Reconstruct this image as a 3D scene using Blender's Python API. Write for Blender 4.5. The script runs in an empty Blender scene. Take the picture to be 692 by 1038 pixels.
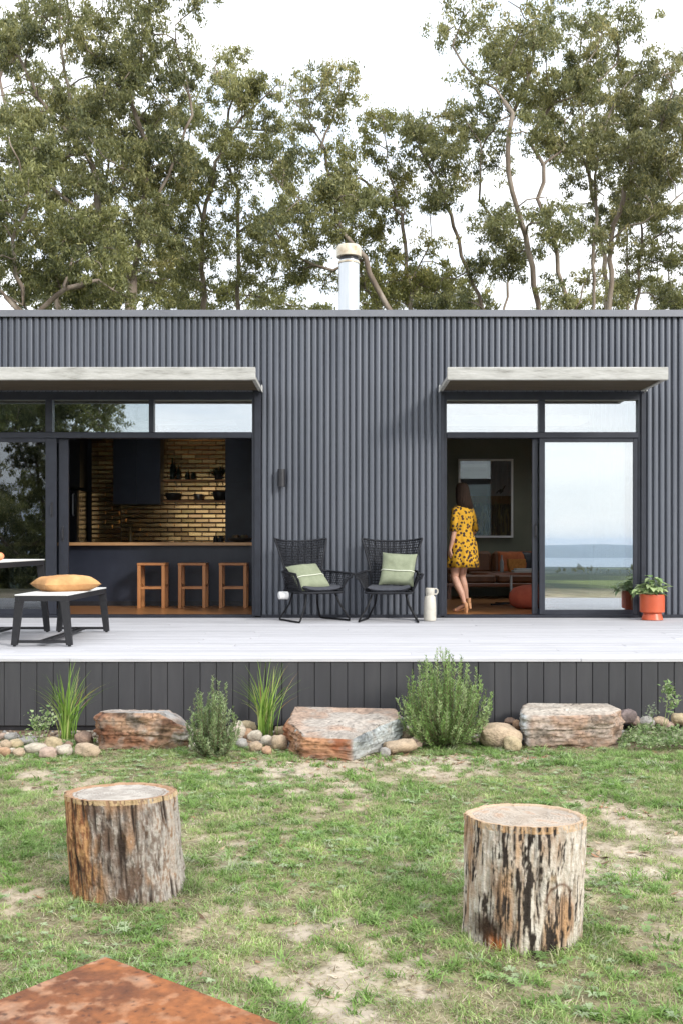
import bpy, bmesh, math, random
import numpy as np
from mathutils import Vector, Matrix, Euler
HAZE = 6.5e-5
R = math.radians; PI = math.pi
random.seed(7); rng = np.random.default_rng(11)
scene = bpy.context.scene
COL = scene.collection
CAMZ = 1.55; F = 1020.0; CX = 346.0; HY = 550.0
def P(px, py, Y):                       # measured pixel + known distance -> metres
    return ((px - CX) * Y / F, Y, CAMZ + (HY - py) * Y / F)
def GY(py): return F * CAMZ / (py - HY)  # distance of a lawn point seen at row py
YW = 12.75; DZ = 0.6; DF = 8.28; FZ = 0.62
def WX(px): return (px - CX) / 80.0
def WZ(py): return CAMZ + (HY - py) / 80.0

# ---------------------------------------------------------------- noise (numpy)
def _h(ix, iy, iz, s):
    n = (ix * 374761393 + iy * 668265263 + iz * 2147483647 + s * 1274126177) & 0xffffffff
    n = ((n ^ (n >> 13)) * 1274126177) & 0xffffffff
    n = ((n ^ (n >> 15)) * 2246822519) & 0xffffffff
    return ((n ^ (n >> 16)) & 0xffffff) / float(0xffffff)
def vnoise(p, s=0):
    p = np.asarray(p, dtype=np.float64); i = np.floor(p).astype(np.int64); f = p - i
    f = f * f * (3 - 2 * f); r = 0
    for dx in (0, 1):
        for dy in (0, 1):
            for dz in (0, 1):
                w = (f[..., 0] if dx else 1 - f[..., 0]) * (f[..., 1] if dy else 1 - f[..., 1]) * (f[..., 2] if dz else 1 - f[..., 2])
                r = r + w * _h(i[..., 0] + dx, i[..., 1] + dy, i[..., 2] + dz, s)
    return r
def fbm(p, o=4, s=0):
    p = np.asarray(p, dtype=np.float64); a = .5; r = 0; t = 0
    for k in range(o):
        r = r + a * vnoise(p * (2 ** k) + 17.3 * k, s + k); t += a; a *= .5
    return r / t

# ---------------------------------------------------------------- materials
def M(name):
    m = bpy.data.materials.new(name); m.use_nodes = True
    nt = m.node_tree; b = nt.nodes['Principled BSDF']; return m, nt, b
def N(nt, t, **kw):
    n = nt.nodes.new(t)
    for k, v in kw.items(): setattr(n, k, v)
    return n
def noisemat(name, cols, scale=5, rough=.7, metal=0, bump=0, stretch=(1, 1, 1), detail=8, spec=.5, bscale=None, rvar=0, coord='Object', distort=0, bdist=.01):
    m, nt, b = M(name); L = nt.links
    tc = N(nt, 'ShaderNodeTexCoord'); mp = N(nt, 'ShaderNodeMapping'); mp.inputs['Scale'].default_value = stretch
    L.new(tc.outputs[coord], mp.inputs[0])
    n = N(nt, 'ShaderNodeTexNoise'); n.inputs['Scale'].default_value = scale; n.inputs['Detail'].default_value = detail
    n.inputs['Distortion'].default_value = distort; n.inputs['Roughness'].default_value = .62
    L.new(mp.outputs[0], n.inputs['Vector'])
    cr = N(nt, 'ShaderNodeValToRGB'); e = cr.color_ramp.elements
    while len(e) < len(cols): e.new(.5)
    for i, (p, c) in enumerate(cols): e[i].position = p; e[i].color = (*c, 1)
    L.new(n.outputs['Fac'], cr.inputs[0]); L.new(cr.outputs[0], b.inputs['Base Color'])
    b.inputs['Roughness'].default_value = rough; b.inputs['Metallic'].default_value = metal
    b.inputs['Specular IOR Level'].default_value = spec
    if rvar:
        mr = N(nt, 'ShaderNodeMapRange'); mr.inputs['To Min'].default_value = rough - rvar; mr.inputs['To Max'].default_value = rough + rvar
        L.new(n.outputs['Fac'], mr.inputs['Value']); L.new(mr.outputs[0], b.inputs['Roughness'])
    if bump:
        n2 = N(nt, 'ShaderNodeTexNoise'); n2.inputs['Scale'].default_value = bscale or scale * 3; n2.inputs['Detail'].default_value = 6
        L.new(mp.outputs[0], n2.inputs['Vector'])
        bp = N(nt, 'ShaderNodeBump'); bp.inputs['Strength'].default_value = bump; bp.inputs['Distance'].default_value = bdist
        L.new(n2.outputs['Fac'], bp.inputs['Height']); L.new(bp.outputs[0], b.inputs['Normal'])
    return m
def flat(name, c, rough=.5, metal=0, spec=.5):
    v = tuple(x * .82 for x in c); w = tuple(min(1, x * 1.15) for x in c)
    return noisemat(name, [(.3, v), (.7, w)], 9, rough, metal, .08, spec=spec, rvar=.08)
def attrmat(name, rough=.6, transl=0, spec=.3, attr='Col', bump=0, bscale=60, metal=0):
    m, nt, b = M(name); L = nt.links
    a = N(nt, 'ShaderNodeAttribute', attribute_name=attr)
    L.new(a.outputs['Color'], b.inputs['Base Color']); b.inputs['Roughness'].default_value = rough
    b.inputs['Specular IOR Level'].default_value = spec; b.inputs['Metallic'].default_value = metal
    if transl:
        t = N(nt, 'ShaderNodeBsdfTranslucent'); L.new(a.outputs['Color'], t.inputs['Color'])
        mx = N(nt, 'ShaderNodeMixShader'); mx.inputs[0].default_value = transl
        L.new(b.outputs[0], mx.inputs[1]); L.new(t.outputs[0], mx.inputs[2])
        L.new(mx.outputs[0], nt.nodes['Material Output'].inputs[0])
    if bump:
        tc = N(nt, 'ShaderNodeTexCoord'); n2 = N(nt, 'ShaderNodeTexNoise'); n2.inputs['Scale'].default_value = bscale; n2.inputs['Detail'].default_value = 5
        L.new(tc.outputs['Object'], n2.inputs['Vector'])
        bp = N(nt, 'ShaderNodeBump'); bp.inputs['Strength'].default_value = bump; bp.inputs['Distance'].default_value = .01
        L.new(n2.outputs['Fac'], bp.inputs['Height']); L.new(bp.outputs[0], b.inputs['Normal'])
    return m
def glassmat(name, refl=.38, tint=(.8, .84, .84)):
    m, nt, b = M(name); L = nt.links; nt.nodes.remove(b)
    t = N(nt, 'ShaderNodeBsdfTransparent'); t.inputs[0].default_value = (*tint, 1)
    g = N(nt, 'ShaderNodeBsdfGlossy'); g.inputs['Roughness'].default_value = 0.0; g.inputs['Color'].default_value = (.95, .98, 1, 1)
    tc = N(nt, 'ShaderNodeTexCoord'); n = N(nt, 'ShaderNodeTexNoise'); n.inputs['Scale'].default_value = .8; n.inputs['Detail'].default_value = 1
    L.new(tc.outputs['Object'], n.inputs['Vector'])
    bp = N(nt, 'ShaderNodeBump'); bp.inputs['Strength'].default_value = .02; bp.inputs['Distance'].default_value = .02
    L.new(n.outputs['Fac'], bp.inputs['Height']); L.new(bp.outputs[0], g.inputs['Normal'])
    lw = N(nt, 'ShaderNodeFresnel'); lw.inputs['IOR'].default_value = 1.5
    ad = N(nt, 'ShaderNodeMath', operation='ADD', use_clamp=True); ad.inputs[1].default_value = refl
    L.new(lw.outputs[0], ad.inputs[0])
    mx = N(nt, 'ShaderNodeMixShader'); L.new(ad.outputs[0], mx.inputs[0]); L.new(t.outputs[0], mx.inputs[1]); L.new(g.outputs[0], mx.inputs[2])
    L.new(mx.outputs[0], nt.nodes['Material Output'].inputs[0]); return m

# ---------------------------------------------------------------- mesh builder
class MB:
    def __init__(s): s.v = []; s.f = []; s.mi = []; s.m = 0; s.c = []
    def add(s, vs, fs):
        o = len(s.v); s.v += [tuple(v) for v in vs]; s.f += [tuple(o + i for i in f) for f in fs]; s.mi += [s.m] * len(fs)
    def box(s, x0, x1, y0, y1, z0, z1, rot=None, bev=0):
        if bev:
            b = min(bev, (x1-x0)/2.2, (y1-y0)/2.2, (z1-z0)/2.2)
            vs = []; idx = {}
            c = ((x0+x1)/2, (y0+y1)/2, (z0+z1)/2); h = ((x1-x0)/2, (y1-y0)/2, (z1-z0)/2)
            for sx in (-1, 1):
                for sy in (-1, 1):
                    for sz in (-1, 1):
                        for a in range(3):
                            sg = (sx, sy, sz); p = [c[k] + sg[k] * (h[k] - (0 if k == a else b)) for k in range(3)]
                            idx[(sx, sy, sz, a)] = len(vs); vs.append(p)
            fs = []
            for a in range(3):
                u, w = [(1, 2), (2, 0), (0, 1)][a]
                for sg in (-1, 1):
                    q = []
                    for su, sw in ((-1, -1), (1, -1), (1, 1), (-1, 1)):
                        k = [0, 0, 0]; k[a] = sg; k[u] = su; k[w] = sw; q.append(idx[(*k, a)])
                    fs.append(q if sg > 0 else q[::-1])
            for a in range(3):       # edges along axis a, between face axes u, w
                u, w = [(1, 2), (2, 0), (0, 1)][a]
                for su in (-1, 1):
                    for sw in (-1, 1):
                        q = []
                        for sa, ax in ((-1, u), (1, u), (1, w), (-1, w)):
                            k = [0, 0, 0]; k[a] = sa; k[u] = su; k[w] = sw; q.append(idx[(*k, ax)])
                        fs.append(q if su * sw > 0 else q[::-1])
            for sx in (-1, 1):
                for sy in (-1, 1):
                    for sz in (-1, 1):
                        q = [idx[(sx, sy, sz, a)] for a in range(3)]
                        fs.append(q if sx*sy*sz > 0 else q[::-1])
        else:
            vs = [(x, y, z) for x in (x0, x1) for y in (y0, y1) for z in (z0, z1)]
            fs = [(0, 1, 3, 2), (4, 6, 7, 5), (0, 4, 5, 1), (2, 3, 7, 6), (0, 2, 6, 4), (1, 5, 7, 3)]
        if rot is not None:
            c = Vector(((x0+x1)/2, (y0+y1)/2, (z0+z1)/2)); vs = [rot @ (Vector(v) - c) + c for v in vs]
        s.add(vs, fs)
    def rings(s, rings, cap=True, close=True):
        n = len(rings[0]); o = len(s.v); fs = []
        for r in rings: s.v += [tuple(v) for v in r]
        for i in range(len(rings) - 1):
            for j in range(n if close else n - 1):
                k = (j + 1) % n; fs.append((o + i*n + j, o + i*n + k, o + (i+1)*n + k, o + (i+1)*n + j))
        if cap: fs.append(tuple(o + j for j in range(n))[::-1]); fs.append(tuple(o + (len(rings)-1)*n + j for j in range(n)))
        s.f += fs; s.mi += [s.m] * len(fs)
    def tube(s, pts, r, n=8, cap=True):
        pts = [Vector(p) for p in pts]; rs = r if hasattr(r, '__len__') else [r] * len(pts)
        out = []; nrm = None
        for i, p in enumerate(pts):
            t = (pts[min(i+1, len(pts)-1)] - pts[max(i-1, 0)])
            if t.length < 1e-9: t = Vector((0, 0, 1))
            t.normalize()
            if nrm is None: nrm = t.orthogonal().normalized()
            else:
                nrm = nrm - t * nrm.dot(t)
                nrm = nrm.normalized() if nrm.length > 1e-6 else t.orthogonal().normalized()
            bn = t.cross(nrm)
            out.append([p + (nrm * math.cos(2*PI*k/n) + bn * math.sin(2*PI*k/n)) * rs[i] for k in range(n)])
        s.rings(out, cap)
    def bar(s, a, b, w, h):              # square section bar between two points, w across, h in the other
        a, b = Vector(a), Vector(b); t = (b - a).normalized()
        up = Vector((0, 0, 1)) if abs(t.z) < .9 else Vector((0, 1, 0))
        sx = t.cross(up).normalized(); sy = sx.cross(t)
        s.rings([[p + sx*w/2*i + sy*h/2*j for i, j in ((-1,-1),(1,-1),(1,1),(-1,1))] for p in (a, b)])
    def lathe(s, prof, n=32, c=(0, 0, 0), cap=True):
        s.rings([[(c[0] + r*math.cos(2*PI*k/n), c[1] + r*math.sin(2*PI*k/n), c[2] + z) for k in range(n)] for r, z in prof], cap)
    def build(s, name, mats, parent=None, smooth=False, world=True, loc=None):
        if not isinstance(mats, (list, tuple)): mats = [mats]
        me = bpy.data.meshes.new(name)
        off = Vector((0, 0, 0))
        if world and parent is not None:
            q = parent
            while q is not None: off += q.location; q = q.parent
        if world and loc is not None: off += Vector(loc)
        v = [(a - off.x, b - off.y, c - off.z) for a, b, c in s.v] if off.length > 0 else s.v
        me.from_pydata(v, [], s.f)
        for m in mats: me.materials.append(m)
        if len(mats) > 1: me.polygons.foreach_set('material_index', s.mi)
        if smooth:
            me.shade_smooth()
            if smooth != 'full':
                try: me.set_sharp_from_angle(angle=R(38))
                except Exception: pass
        me.update()
        o = bpy.data.objects.new(name, me); COL.objects.link(o)
        if parent is not None: o.parent = parent
        if loc is not None: o.location = loc
        return o
def npmesh(name, V, Fq, mats, parent=None, colors=None, smooth=False, loc=None, mi=None):
    """V (n,3) array, Fq (m,k) array of equal-size faces, colors (n,3)"""
    me = bpy.data.meshes.new(name); V = np.asarray(V, dtype=np.float32); Fq = np.asarray(Fq, dtype=np.int32)
    me.vertices.add(len(V)); me.vertices.foreach_set('co', V.ravel())
    m, k = Fq.shape; me.loops.add(m*k); me.loops.foreach_set('vertex_index', Fq.ravel())
    me.polygons.add(m); me.polygons.foreach_set('loop_start', np.arange(0, m*k, k, dtype=np.int32))
    if not isinstance(mats, (list, tuple)): mats = [mats]
    for x in mats: me.materials.append(x)
    if mi is not None: me.polygons.foreach_set('material_index', np.asarray(mi, dtype=np.int32))
    me.update(calc_edges=True); me.validate()
    if colors is not None:
        ca = me.color_attributes.new('Col', 'FLOAT_COLOR', 'POINT'); c4 = np.ones((len(V), 4), dtype=np.float32); c4[:, :3] = colors
        ca.data.foreach_set('color', c4.ravel())
    if smooth: me.shade_smooth()
    o = bpy.data.objects.new(name, me); COL.objects.link(o)
    if parent is not None: o.parent = parent
    if loc is not None: o.location = loc
    return o
def tag(o, label=None, cat=None, group=None, kind=None):
    if label: o['label'] = label
    if cat: o['category'] = cat
    if group: o['group'] = group
    if kind: o['kind'] = kind
    return o
def thing(name, label, cat, loc=(0, 0, 0), rz=0, group=None):
    o = bpy.data.objects.new(name, None); COL.objects.link(o); o.empty_display_size = .1
    o.location = loc; o.rotation_euler = (0, 0, rz); return tag(o, label, cat, group)
def copy_tree(o, parent=None):
    c = o.copy(); COL.objects.link(c); c.parent = parent
    for ch in list(o.children): copy_tree(ch, c)
    return c
def dup(o, loc, rz=None, label=None, group=None, scale=None):
    c = copy_tree(o); c.location = loc
    if rz is not None: c.rotation_euler = (0, 0, rz)
    if label: c['label'] = label
    if group: c['group'] = group
    if scale: c.scale = scale if hasattr(scale, '__len__') else (scale,)*3
    return c
def ico(sub):
    bm = bmesh.new(); bmesh.ops.create_icosphere(bm, subdivisions=sub, radius=1)
    V = np.array([v.co[:] for v in bm.verts]); Fc = np.array([[v.index for v in f.verts] for f in bm.faces]); bm.free(); return V, Fc

# ---------------------------------------------------------------- world, sun, camera
w = bpy.data.worlds.new('World'); scene.world = w; w.use_nodes = True
nt = w.node_tree; L = nt.links; bg = nt.nodes['Background']
SUN_EL, SUN_AZ = 26, 42         # azimuth: degrees right of straight behind the camera
sky = N(nt, 'ShaderNodeTexSky', sky_type='NISHITA'); sky.sun_disc = False
sky.sun_elevation = R(SUN_EL); sky.sun_rotation = R(180 - SUN_AZ)
tc = N(nt, 'ShaderNodeTexCoord'); mp = N(nt, 'ShaderNodeMapping'); mp.inputs['Scale'].default_value = (1.2, 1.2, 5.5)
L.new(tc.outputs['Generated'], mp.inputs[0])
nz = N(nt, 'ShaderNodeTexNoise'); nz.inputs['Scale'].default_value = 2.1; nz.inputs['Detail'].default_value = 7; nz.inputs['Roughness'].default_value = .55; nz.inputs['Distortion'].default_value = .3
L.new(mp.outputs[0], nz.inputs['Vector'])
cr = N(nt, 'ShaderNodeValToRGB'); e = cr.color_ramp.elements
e[0].position = .30; e[0].color = (6.6, 7.6, 9.0, 1); e[1].position = .62; e[1].color = (11.2, 11.2, 11.3, 1)
e2 = e.new(.46); e2.color = (9.4, 9.8, 10.3, 1)
L.new(nz.outputs['Fac'], cr.inputs[0])
mx = N(nt, 'ShaderNodeMix', data_type='RGBA'); mx.inputs[0].default_value = .92
sx_ = N(nt, 'ShaderNodeSeparateXYZ'); L.new(tc.outputs['Generated'], sx_.inputs[0]); mrz = N(nt, 'ShaderNodeMapRange'); mrz.inputs['From Min'].default_value = 0; mrz.inputs['From Max'].default_value = 1; mrz.inputs['To Min'].default_value = .90; mrz.inputs['To Max'].default_value = 1.55
L.new(sx_.outputs[2], mrz.inputs['Value']); vsc = N(nt, 'ShaderNodeVectorMath', operation='SCALE'); L.new(cr.outputs[0], vsc.inputs[0]); L.new(mrz.outputs[0], vsc.inputs['Scale'])      # overcast sky: brighter overhead
L.new(sky.outputs[0], mx.inputs[6]); L.new(vsc.outputs[0], mx.inputs[7]); L.new(mx.outputs[2], bg.inputs[0]); bg.inputs[1].default_value = .1
sl = bpy.data.lights.new('sun', 'SUN'); sl.energy = 2.0; sl.angle = R(10); sl.color = (1, .965, .91)
so = bpy.data.objects.new('sun', sl); COL.objects.link(so)
sd = Vector((math.sin(R(SUN_AZ))*math.cos(R(SUN_EL)), -math.cos(R(SUN_AZ))*math.cos(R(SUN_EL)), math.sin(R(SUN_EL))))
so.rotation_euler = (-sd).to_track_quat('-Z', 'Y').to_euler(); so.location = sd * 30
cd = bpy.data.cameras.new('camera'); co = bpy.data.objects.new('camera', cd); COL.objects.link(co)
co.location = (0, 0, CAMZ); co.rotation_euler = (R(90), 0, 0)
cd.sensor_fit = 'VERTICAL'; cd.sensor_height = 36; cd.lens = 36 * F / 1038; cd.shift_y = 31 / 1038; cd.clip_end = 40000
scene.camera = co
scene.view_settings.view_transform = 'Standard'; scene.view_settings.look = 'None'
scene.view_settings.exposure = .68; scene.view_settings.gamma = 1
try: scene.cycles.max_bounces = 8; scene.cycles.transparent_max_bounces = 16; scene.cycles.caustics_reflective = False
except Exception: pass
# ================================================================ HOUSE
HX0, HX1, HYB = -9.0, 5.6, 18.0
m_steel = noisemat('charcoal_steel', [(.25, (.082, .090, .108)), (.75, (.128, .137, .160))], 2.2, .36, .35, .03, (1, 1, .18), rvar=.07, spec=.5)
m_flash = noisemat('flashing_steel', [(.3, (.16, .165, .185)), (.7, (.2, .205, .225))], 3, .42, .3, .02)
m_frame = noisemat('window_aluminium', [(.3, (.017, .019, .027)), (.7, (.026, .029, .04))], 8, .36, .2, .03)
m_black = noisemat('black_paint', [(.3, (.012, .012, .015)), (.7, (.022, .022, .026))], 14, .45, 0, .1)
m_navy = noisemat('navy_joinery', [(.3, (.016, .02, .034)), (.7, (.026, .032, .05))], 4, .42, 0, .02)
m_dark = noisemat('dark_wall_paint', [(.3, (.012, .013, .02)), (.7, (.018, .02, .028))], 3, .6)
m_green = noisemat('olive_wall_paint', [(.3, (.15, .16, .115)), (.7, (.18, .19, .14))], 2.5, .7, 0, .05)
m_floor = noisemat('timber_floor', [(.3, (.24, .1, .035)), (.5, (.34, .15, .05)), (.7, (.42, .2, .075))], 6, .3, 0, .05, (.6, 9, 1), spec=.5)
m_timber = noisemat('honey_timber', [(.3, (.32, .125, .042)), (.7, (.50, .225, .085))], 5, .4, 0, .1, (1, 1, .3))
m_edge = noisemat('counter_timber', [(.3, (.5, .27, .12)), (.7, (.66, .4, .2))], 8, .4, 0, .05, (.4, 1, 1))
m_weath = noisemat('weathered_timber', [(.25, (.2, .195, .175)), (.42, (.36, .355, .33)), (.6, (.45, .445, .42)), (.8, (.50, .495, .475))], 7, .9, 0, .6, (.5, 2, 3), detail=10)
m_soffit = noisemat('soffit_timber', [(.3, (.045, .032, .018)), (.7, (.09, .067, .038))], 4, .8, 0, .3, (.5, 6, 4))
m_glass = glassmat('door_glass', .42); m_glass_dark = glassmat('dimmed_door_glass', .10, (.45, .48, .5))  # second glass is a dimmed copy: the dark reflection is put into its tint
m_white = noisemat('white_wall_paint', [(.3, (.5, .5, .48)), (.7, (.55, .55, .53))], 3, .7)

house = thing('house', 'long single-storey house clad in charcoal corrugated steel behind the deck', 'house', (0, YW, DZ))
def HB(name, boxes, m, parent=house, bev=0, smooth=False):
    b = MB()
    for x in boxes: b.box(*x, bev=bev)
    return b.build(name, m, parent, smooth)
LX0, LX1, RX0, RX1, OT = -5.6, WX(258), WX(450), WX(649), 3.46
# cladding: one corrugated sheet skin per stretch of wall
def cladding(name, x0, x1, z0, z1, seam=True):
    pitch = .08; prof = [(0, 0), (.05, .002), (.09, .008), (.13, .020), (.18, .030), (.25, .033), (.32, .030), (.37, .020), (.41, .008), (.45, .002), (.50, 0), (.62, -.0018), (.75, -.0024), (.88, -.0018)]
    xs, ys = [], []
    k0 = math.floor(x0 / pitch); k1 = math.ceil(x1 / pitch)
    for k in range(k0, k1 + 1):
        for f, d in prof:
            x = (k + f) * pitch
            if x0 <= x <= x1:
                if seam and k % 10 == 0: d = d * .93 - .0016      # sheet overlap sits a hair proud
                j = .0008 * math.sin(k * 2.3) ; xs.append(x); ys.append(YW + d + j)
    xs = np.array(xs); ys = np.array(ys); nz_ = max(2, int((z1 - z0) / .25)); zs = np.linspace(z0, z1, nz_)
    V = np.zeros((nz_, len(xs), 3)); V[..., 0] = xs; V[..., 2] = zs[:, None]
    wob = (fbm(np.stack([np.broadcast_to(xs, (nz_, len(xs))) * 1.1, np.zeros((nz_, len(xs))), np.broadcast_to(zs[:, None], (nz_, len(xs))) * .9], -1), 3, 5) - .5) * .007
    V[..., 1] = ys + wob
    n = len(xs); i = np.arange(nz_ - 1)[:, None] * n + np.arange(n - 1)[None]
    Fq = np.stack([i, i + 1, i + n + 1, i + n], -1).reshape(-1, 4)
    V = V.reshape(-1, 3) - np.array([0, YW, DZ])
    return npmesh(name, V, Fq, m_steel, house, smooth=True)
for a in ((HX0, LX0, .63, 4.43), (LX0, LX1, OT, 4.43), (LX1, RX0, .63, 4.43), (RX0, RX1, OT, 4.43), (RX1, HX1, .63, 4.43)): cladding('corrugated_cladding', *a)
HB('wall', [(HX0, LX0, YW+.045, YW+.17, .35, 4.40), (LX1, RX0, YW+.045, YW+.17, .35, 4.40), (RX1, HX1, YW+.045, YW+.17, .35, 4.40),
            (LX0, LX1, YW+.045, YW+.17, OT, 4.40), (RX0, RX1, YW+.045, YW+.17, OT, 4.40), (LX0, LX1, YW+.045, YW+.17, .35, .60), (RX0, RX1, YW+.045, YW+.17, .35, .60)], m_dark)
HB('roof_capping', [(HX0, HX1, YW-.045, YW+.2, 4.43, 4.49), (HX0, HX1, YW-.045, YW-.04, 4.405, 4.43)], m_flash)
HB('outer_wall', [(HX0-.12, HX0, YW+.02, HYB, .05, 4.45), (HX1, HX1+.12, YW+.02, 13.3, .05, 4.45), (HX1, HX1+.12, 17.2, HYB, .05, 4.45), (HX1, HX1+.12, 13.3, 17.2, .05, .64), (HX1, HX1+.12, 13.3, 17.2, 3.2, 4.45), (HX0, HX1, HYB, HYB+.12, .05, 4.45)], m_steel)
for q_ in ([(LX1, LX1+.085, YW-.022, YW+.03, .62, 3.60), (RX0-.05, RX0, YW-.022, YW+.03, .62, OT), (RX1, RX1+.06, YW-.022, YW+.03, .62, OT), (LX0-.06, LX0, YW-.022, YW+.03, .62, OT)]): HB('corner_trim', [q_], m_frame, bev=.004)
for q_ in ([(HX0, LX0-.06, YW-.02, YW-.012, .605, .64), (LX1+.085, RX0-.05, YW-.02, YW-.012, .605, .64), (RX1+.06, HX1, YW-.02, YW-.012, .605, .64)]): HB('base_flashing', [q_], m_frame)
# interior shell

HB('kitchen_wall', [(-8.9, .3, 17.5, 17.6, FZ, 3.45), (-5.75, -5.65, YW+.17, 17.5, FZ, 3.45), (.2, .3, YW+.17, 17.5, FZ, 3.45)], m_dark)
HB('living_room_wall', [(.42, 5.55, 17.5, 17.6, FZ, 3.45), (.302, .42, YW+.17, 17.5, FZ, 3.45)], m_green)
SK = ((-3.6, -1.7, 15.7, 16.9), (1.7, 4.0, 15.0, 17.0))     # unseen skylights, added to brighten the kitchen and living room
cb = [(-8.9, SK[0][0], YW+.17, 17.9, 3.452, 3.52), (SK[0][1], SK[1][0], YW+.17, 17.9, 3.452, 3.52), (SK[1][1], 5.55, YW+.17, 17.9, 3.452, 3.52)]
rb = [(HX0, SK[0][0], YW+.2, HYB, 4.28, 4.34), (SK[0][1], SK[1][0], YW+.2, HYB, 4.28, 4.34), (SK[1][1], HX1, YW+.2, HYB, 4.28, 4.34)]
for sx0, sx1, sy0, sy1 in SK:
    cb += [(sx0, sx1, YW+.17, sy0, 3.452, 3.52), (sx0, sx1, sy1, 17.9, 3.452, 3.52)]; rb += [(sx0, sx1, YW+.2, sy0, 4.28, 4.34), (sx0, sx1, sy1, HYB, 4.28, 4.34)]
    q = HB('added_skylight', [(sx0-.03, sx0, sy0, sy1, 3.46, 4.44), (sx1, sx1+.03, sy0, sy1, 3.46, 4.44), (sx0-.03, sx1+.03, sy0-.03, sy0, 3.46, 4.44), (sx0-.03, sx1+.03, sy1, sy1+.03, 3.46, 4.44)], m_white)
    HB('pane', [(sx0-.03, sx1+.03, sy0-.03, sy1+.03, 4.441, 4.447)], glassmat('added_skylight_glass', .03, (.95, .95, .95)), q)
HB('ceiling', cb, m_dark); HB('roof', rb, m_flash)
HB('floor', [(-8.9, 5.55, YW+.17, 17.9, .5, FZ)], m_floor)
q = HB('added_end_window', [(HX1+.02, HX1+.08, y_, y_+.06, .64, 3.2) for y_ in (13.3, 14.57, 15.86, 17.14)] + [(HX1+.021, HX1+.079, 13.36, 17.14, .641, .70), (HX1+.021, HX1+.079, 13.36, 17.14, 3.14, 3.199)], m_frame)  # unseen glazed end wall, added to light the living room from the side
HB('pane', [(HX1+.045, HX1+.051, 13.36, 17.14, .70, 3.14)], glassmat('added_end_glass', .05, (.95, .95, .95)), q)
# flue
fx, _, _ = P(353.5, 300, 14.6); s = F/14.6
m_galv = noisemat('galvanised_steel', [(.3, (.5, .53, .56)), (.7, (.72, .74, .76))], 4, .34, .75, .05, (1, 1, .12), rvar=.1)
m_cap = noisemat('rusty_cap', [(.3, (.4, .3, .2)), (.5, (.62, .55, .43)), (.7, (.7, .66, .56))], 9, .6, .2, .1)
fl = MB(); fl.lathe([(.148, 3.3), (.148, 5.03), (.12, 5.03)], 40); flue = fl.build('chimney_flue', m_galv, house, 'auto', world=False); flue.location = (fx, 14.6-YW, 0)
fl = MB(); fl.lathe([(.13, 5.0), (.13, 5.10)], 40); fl.build('flue_throat', m_black, flue, 'auto', world=False)
fl = MB(); fl.lathe([(.15, 5.085), (.178, 5.09), (.178, 5.225), (.16, 5.25), (.01, 5.27)], 40); fl.lathe([(.152, 4.985), (.158, 4.99), (.158, 5.012), (.152, 5.017)], 40)
fl.build('flue_cap', m_cap, flue, 'auto', world=False)
# awnings
def awning(x0, x1):
    yf = YW - .97
    b = MB(); b.box(x0, x1, yf, yf+.055, 3.456, 3.606, bev=.006)
    a = b.build('awning', m_weath, house, world=True)
    for xx_ in (x0, x1-.045): b = MB(); b.box(xx_, xx_+.045, yf+.057, YW-.03, 3.462, 3.505, bev=.004); b.build('side_board', m_weath, a)
    b = MB(); y = yf+.06
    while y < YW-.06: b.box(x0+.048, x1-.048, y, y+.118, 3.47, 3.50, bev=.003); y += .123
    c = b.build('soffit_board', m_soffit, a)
    b = MB(); b.box(x0, x1, yf+.057, YW-.03, 3.507, 3.515); c = b.build('awning_top', m_flash, a)
    for x in (x0 - .012, x1 + .002): b = MB(); b.box(x, x+.010, YW-.12, YW-.02, 3.45, 3.53); b.build('bracket', m_white, a)
awning(-6.1, P(259, 0, 11.78)[0]); awning(P(453, 0, 11.78)[0], P(677, 0, 11.78)[0])
# windows and sliding doors
zt0, zt1 = WZ(444), WZ(438)
def opening(x0, x1, mull):
    fy0, fy1 = YW+.005, YW+.125
    b = MB(); b.box(x0, x0+.03, fy0, fy1, .60, OT); b.box(x1-.03, x1, fy0, fy1, .60, OT)
    b.box(x0+.03, x1-.03, fy0, fy1, 3.36, OT); b.box(x0+.03, x1-.03, fy0-.012, fy1, zt0, zt1, bev=.006); b.box(x0+.03, x1-.03, fy0, fy1, .60, .635, bev=.004)
    for a, c in mull: b.box(a, c, fy0, fy1, zt1, 3.36, bev=.004)
    f = b.build('door_frame', m_frame, house)
    xs = [x0+.03] + [v for m_ in mull for v in m_] + [x1-.03]
    for i in range(0, len(xs), 2):
        b = MB(); b.box(xs[i], xs[i+1], YW+.062, YW+.068, zt1, 3.36); b.build('transom_pane', m_glass, f)
    return f
def leaf(x0, x1, y, stile, zb=.637, zt=None, handle=None, name='sliding_door', sr=None, bot=.07, gm=None):
    zt = zt or zt0; sr = sr or stile
    b = MB(); b.box(x0, x0+stile, y, y+.04, zb, zt, bev=.004); b.box(x1-sr, x1, y, y+.04, zb, zt, bev=.004)
    b.box(x0+stile, x1-sr, y+.001, y+.039, zb, zb+bot); b.box(x0+stile, x1-sr, y+.001, y+.039, zt-.05, zt)
    d = b.build(name, m_frame, house)
    b = MB(); b.box(x0+stile, x1-sr, y+.016, y+.022, zb+bot, zt-.05); b.build('pane', gm or m_glass, d)
    if handle:
        hx, hz = handle; b = MB(); b.box(hx-.014, hx+.014, y-.006, y, hz-.1, hz+.1, bev=.003)
        b.tube([(hx, y-.006, hz-.075), (hx, y-.035, hz-.06), (hx, y-.038, hz), (hx, y-.035, hz+.06), (hx, y-.006, hz+.075)], .007)
        b.build('handle', m_black, d, 'auto')
    return d
opening(LX0, LX1, [(WX(46), WX(53)), (WX(151), WX(156)), (-5.0, -4.92)])
opening(RX0, RX1, [(WX(546), WX(552))])
leaf(-5.57, WX(57), YW+.015, WX(57)-WX(46), handle=(WX(52.5), WZ(517)), gm=m_glass_dark)
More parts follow.
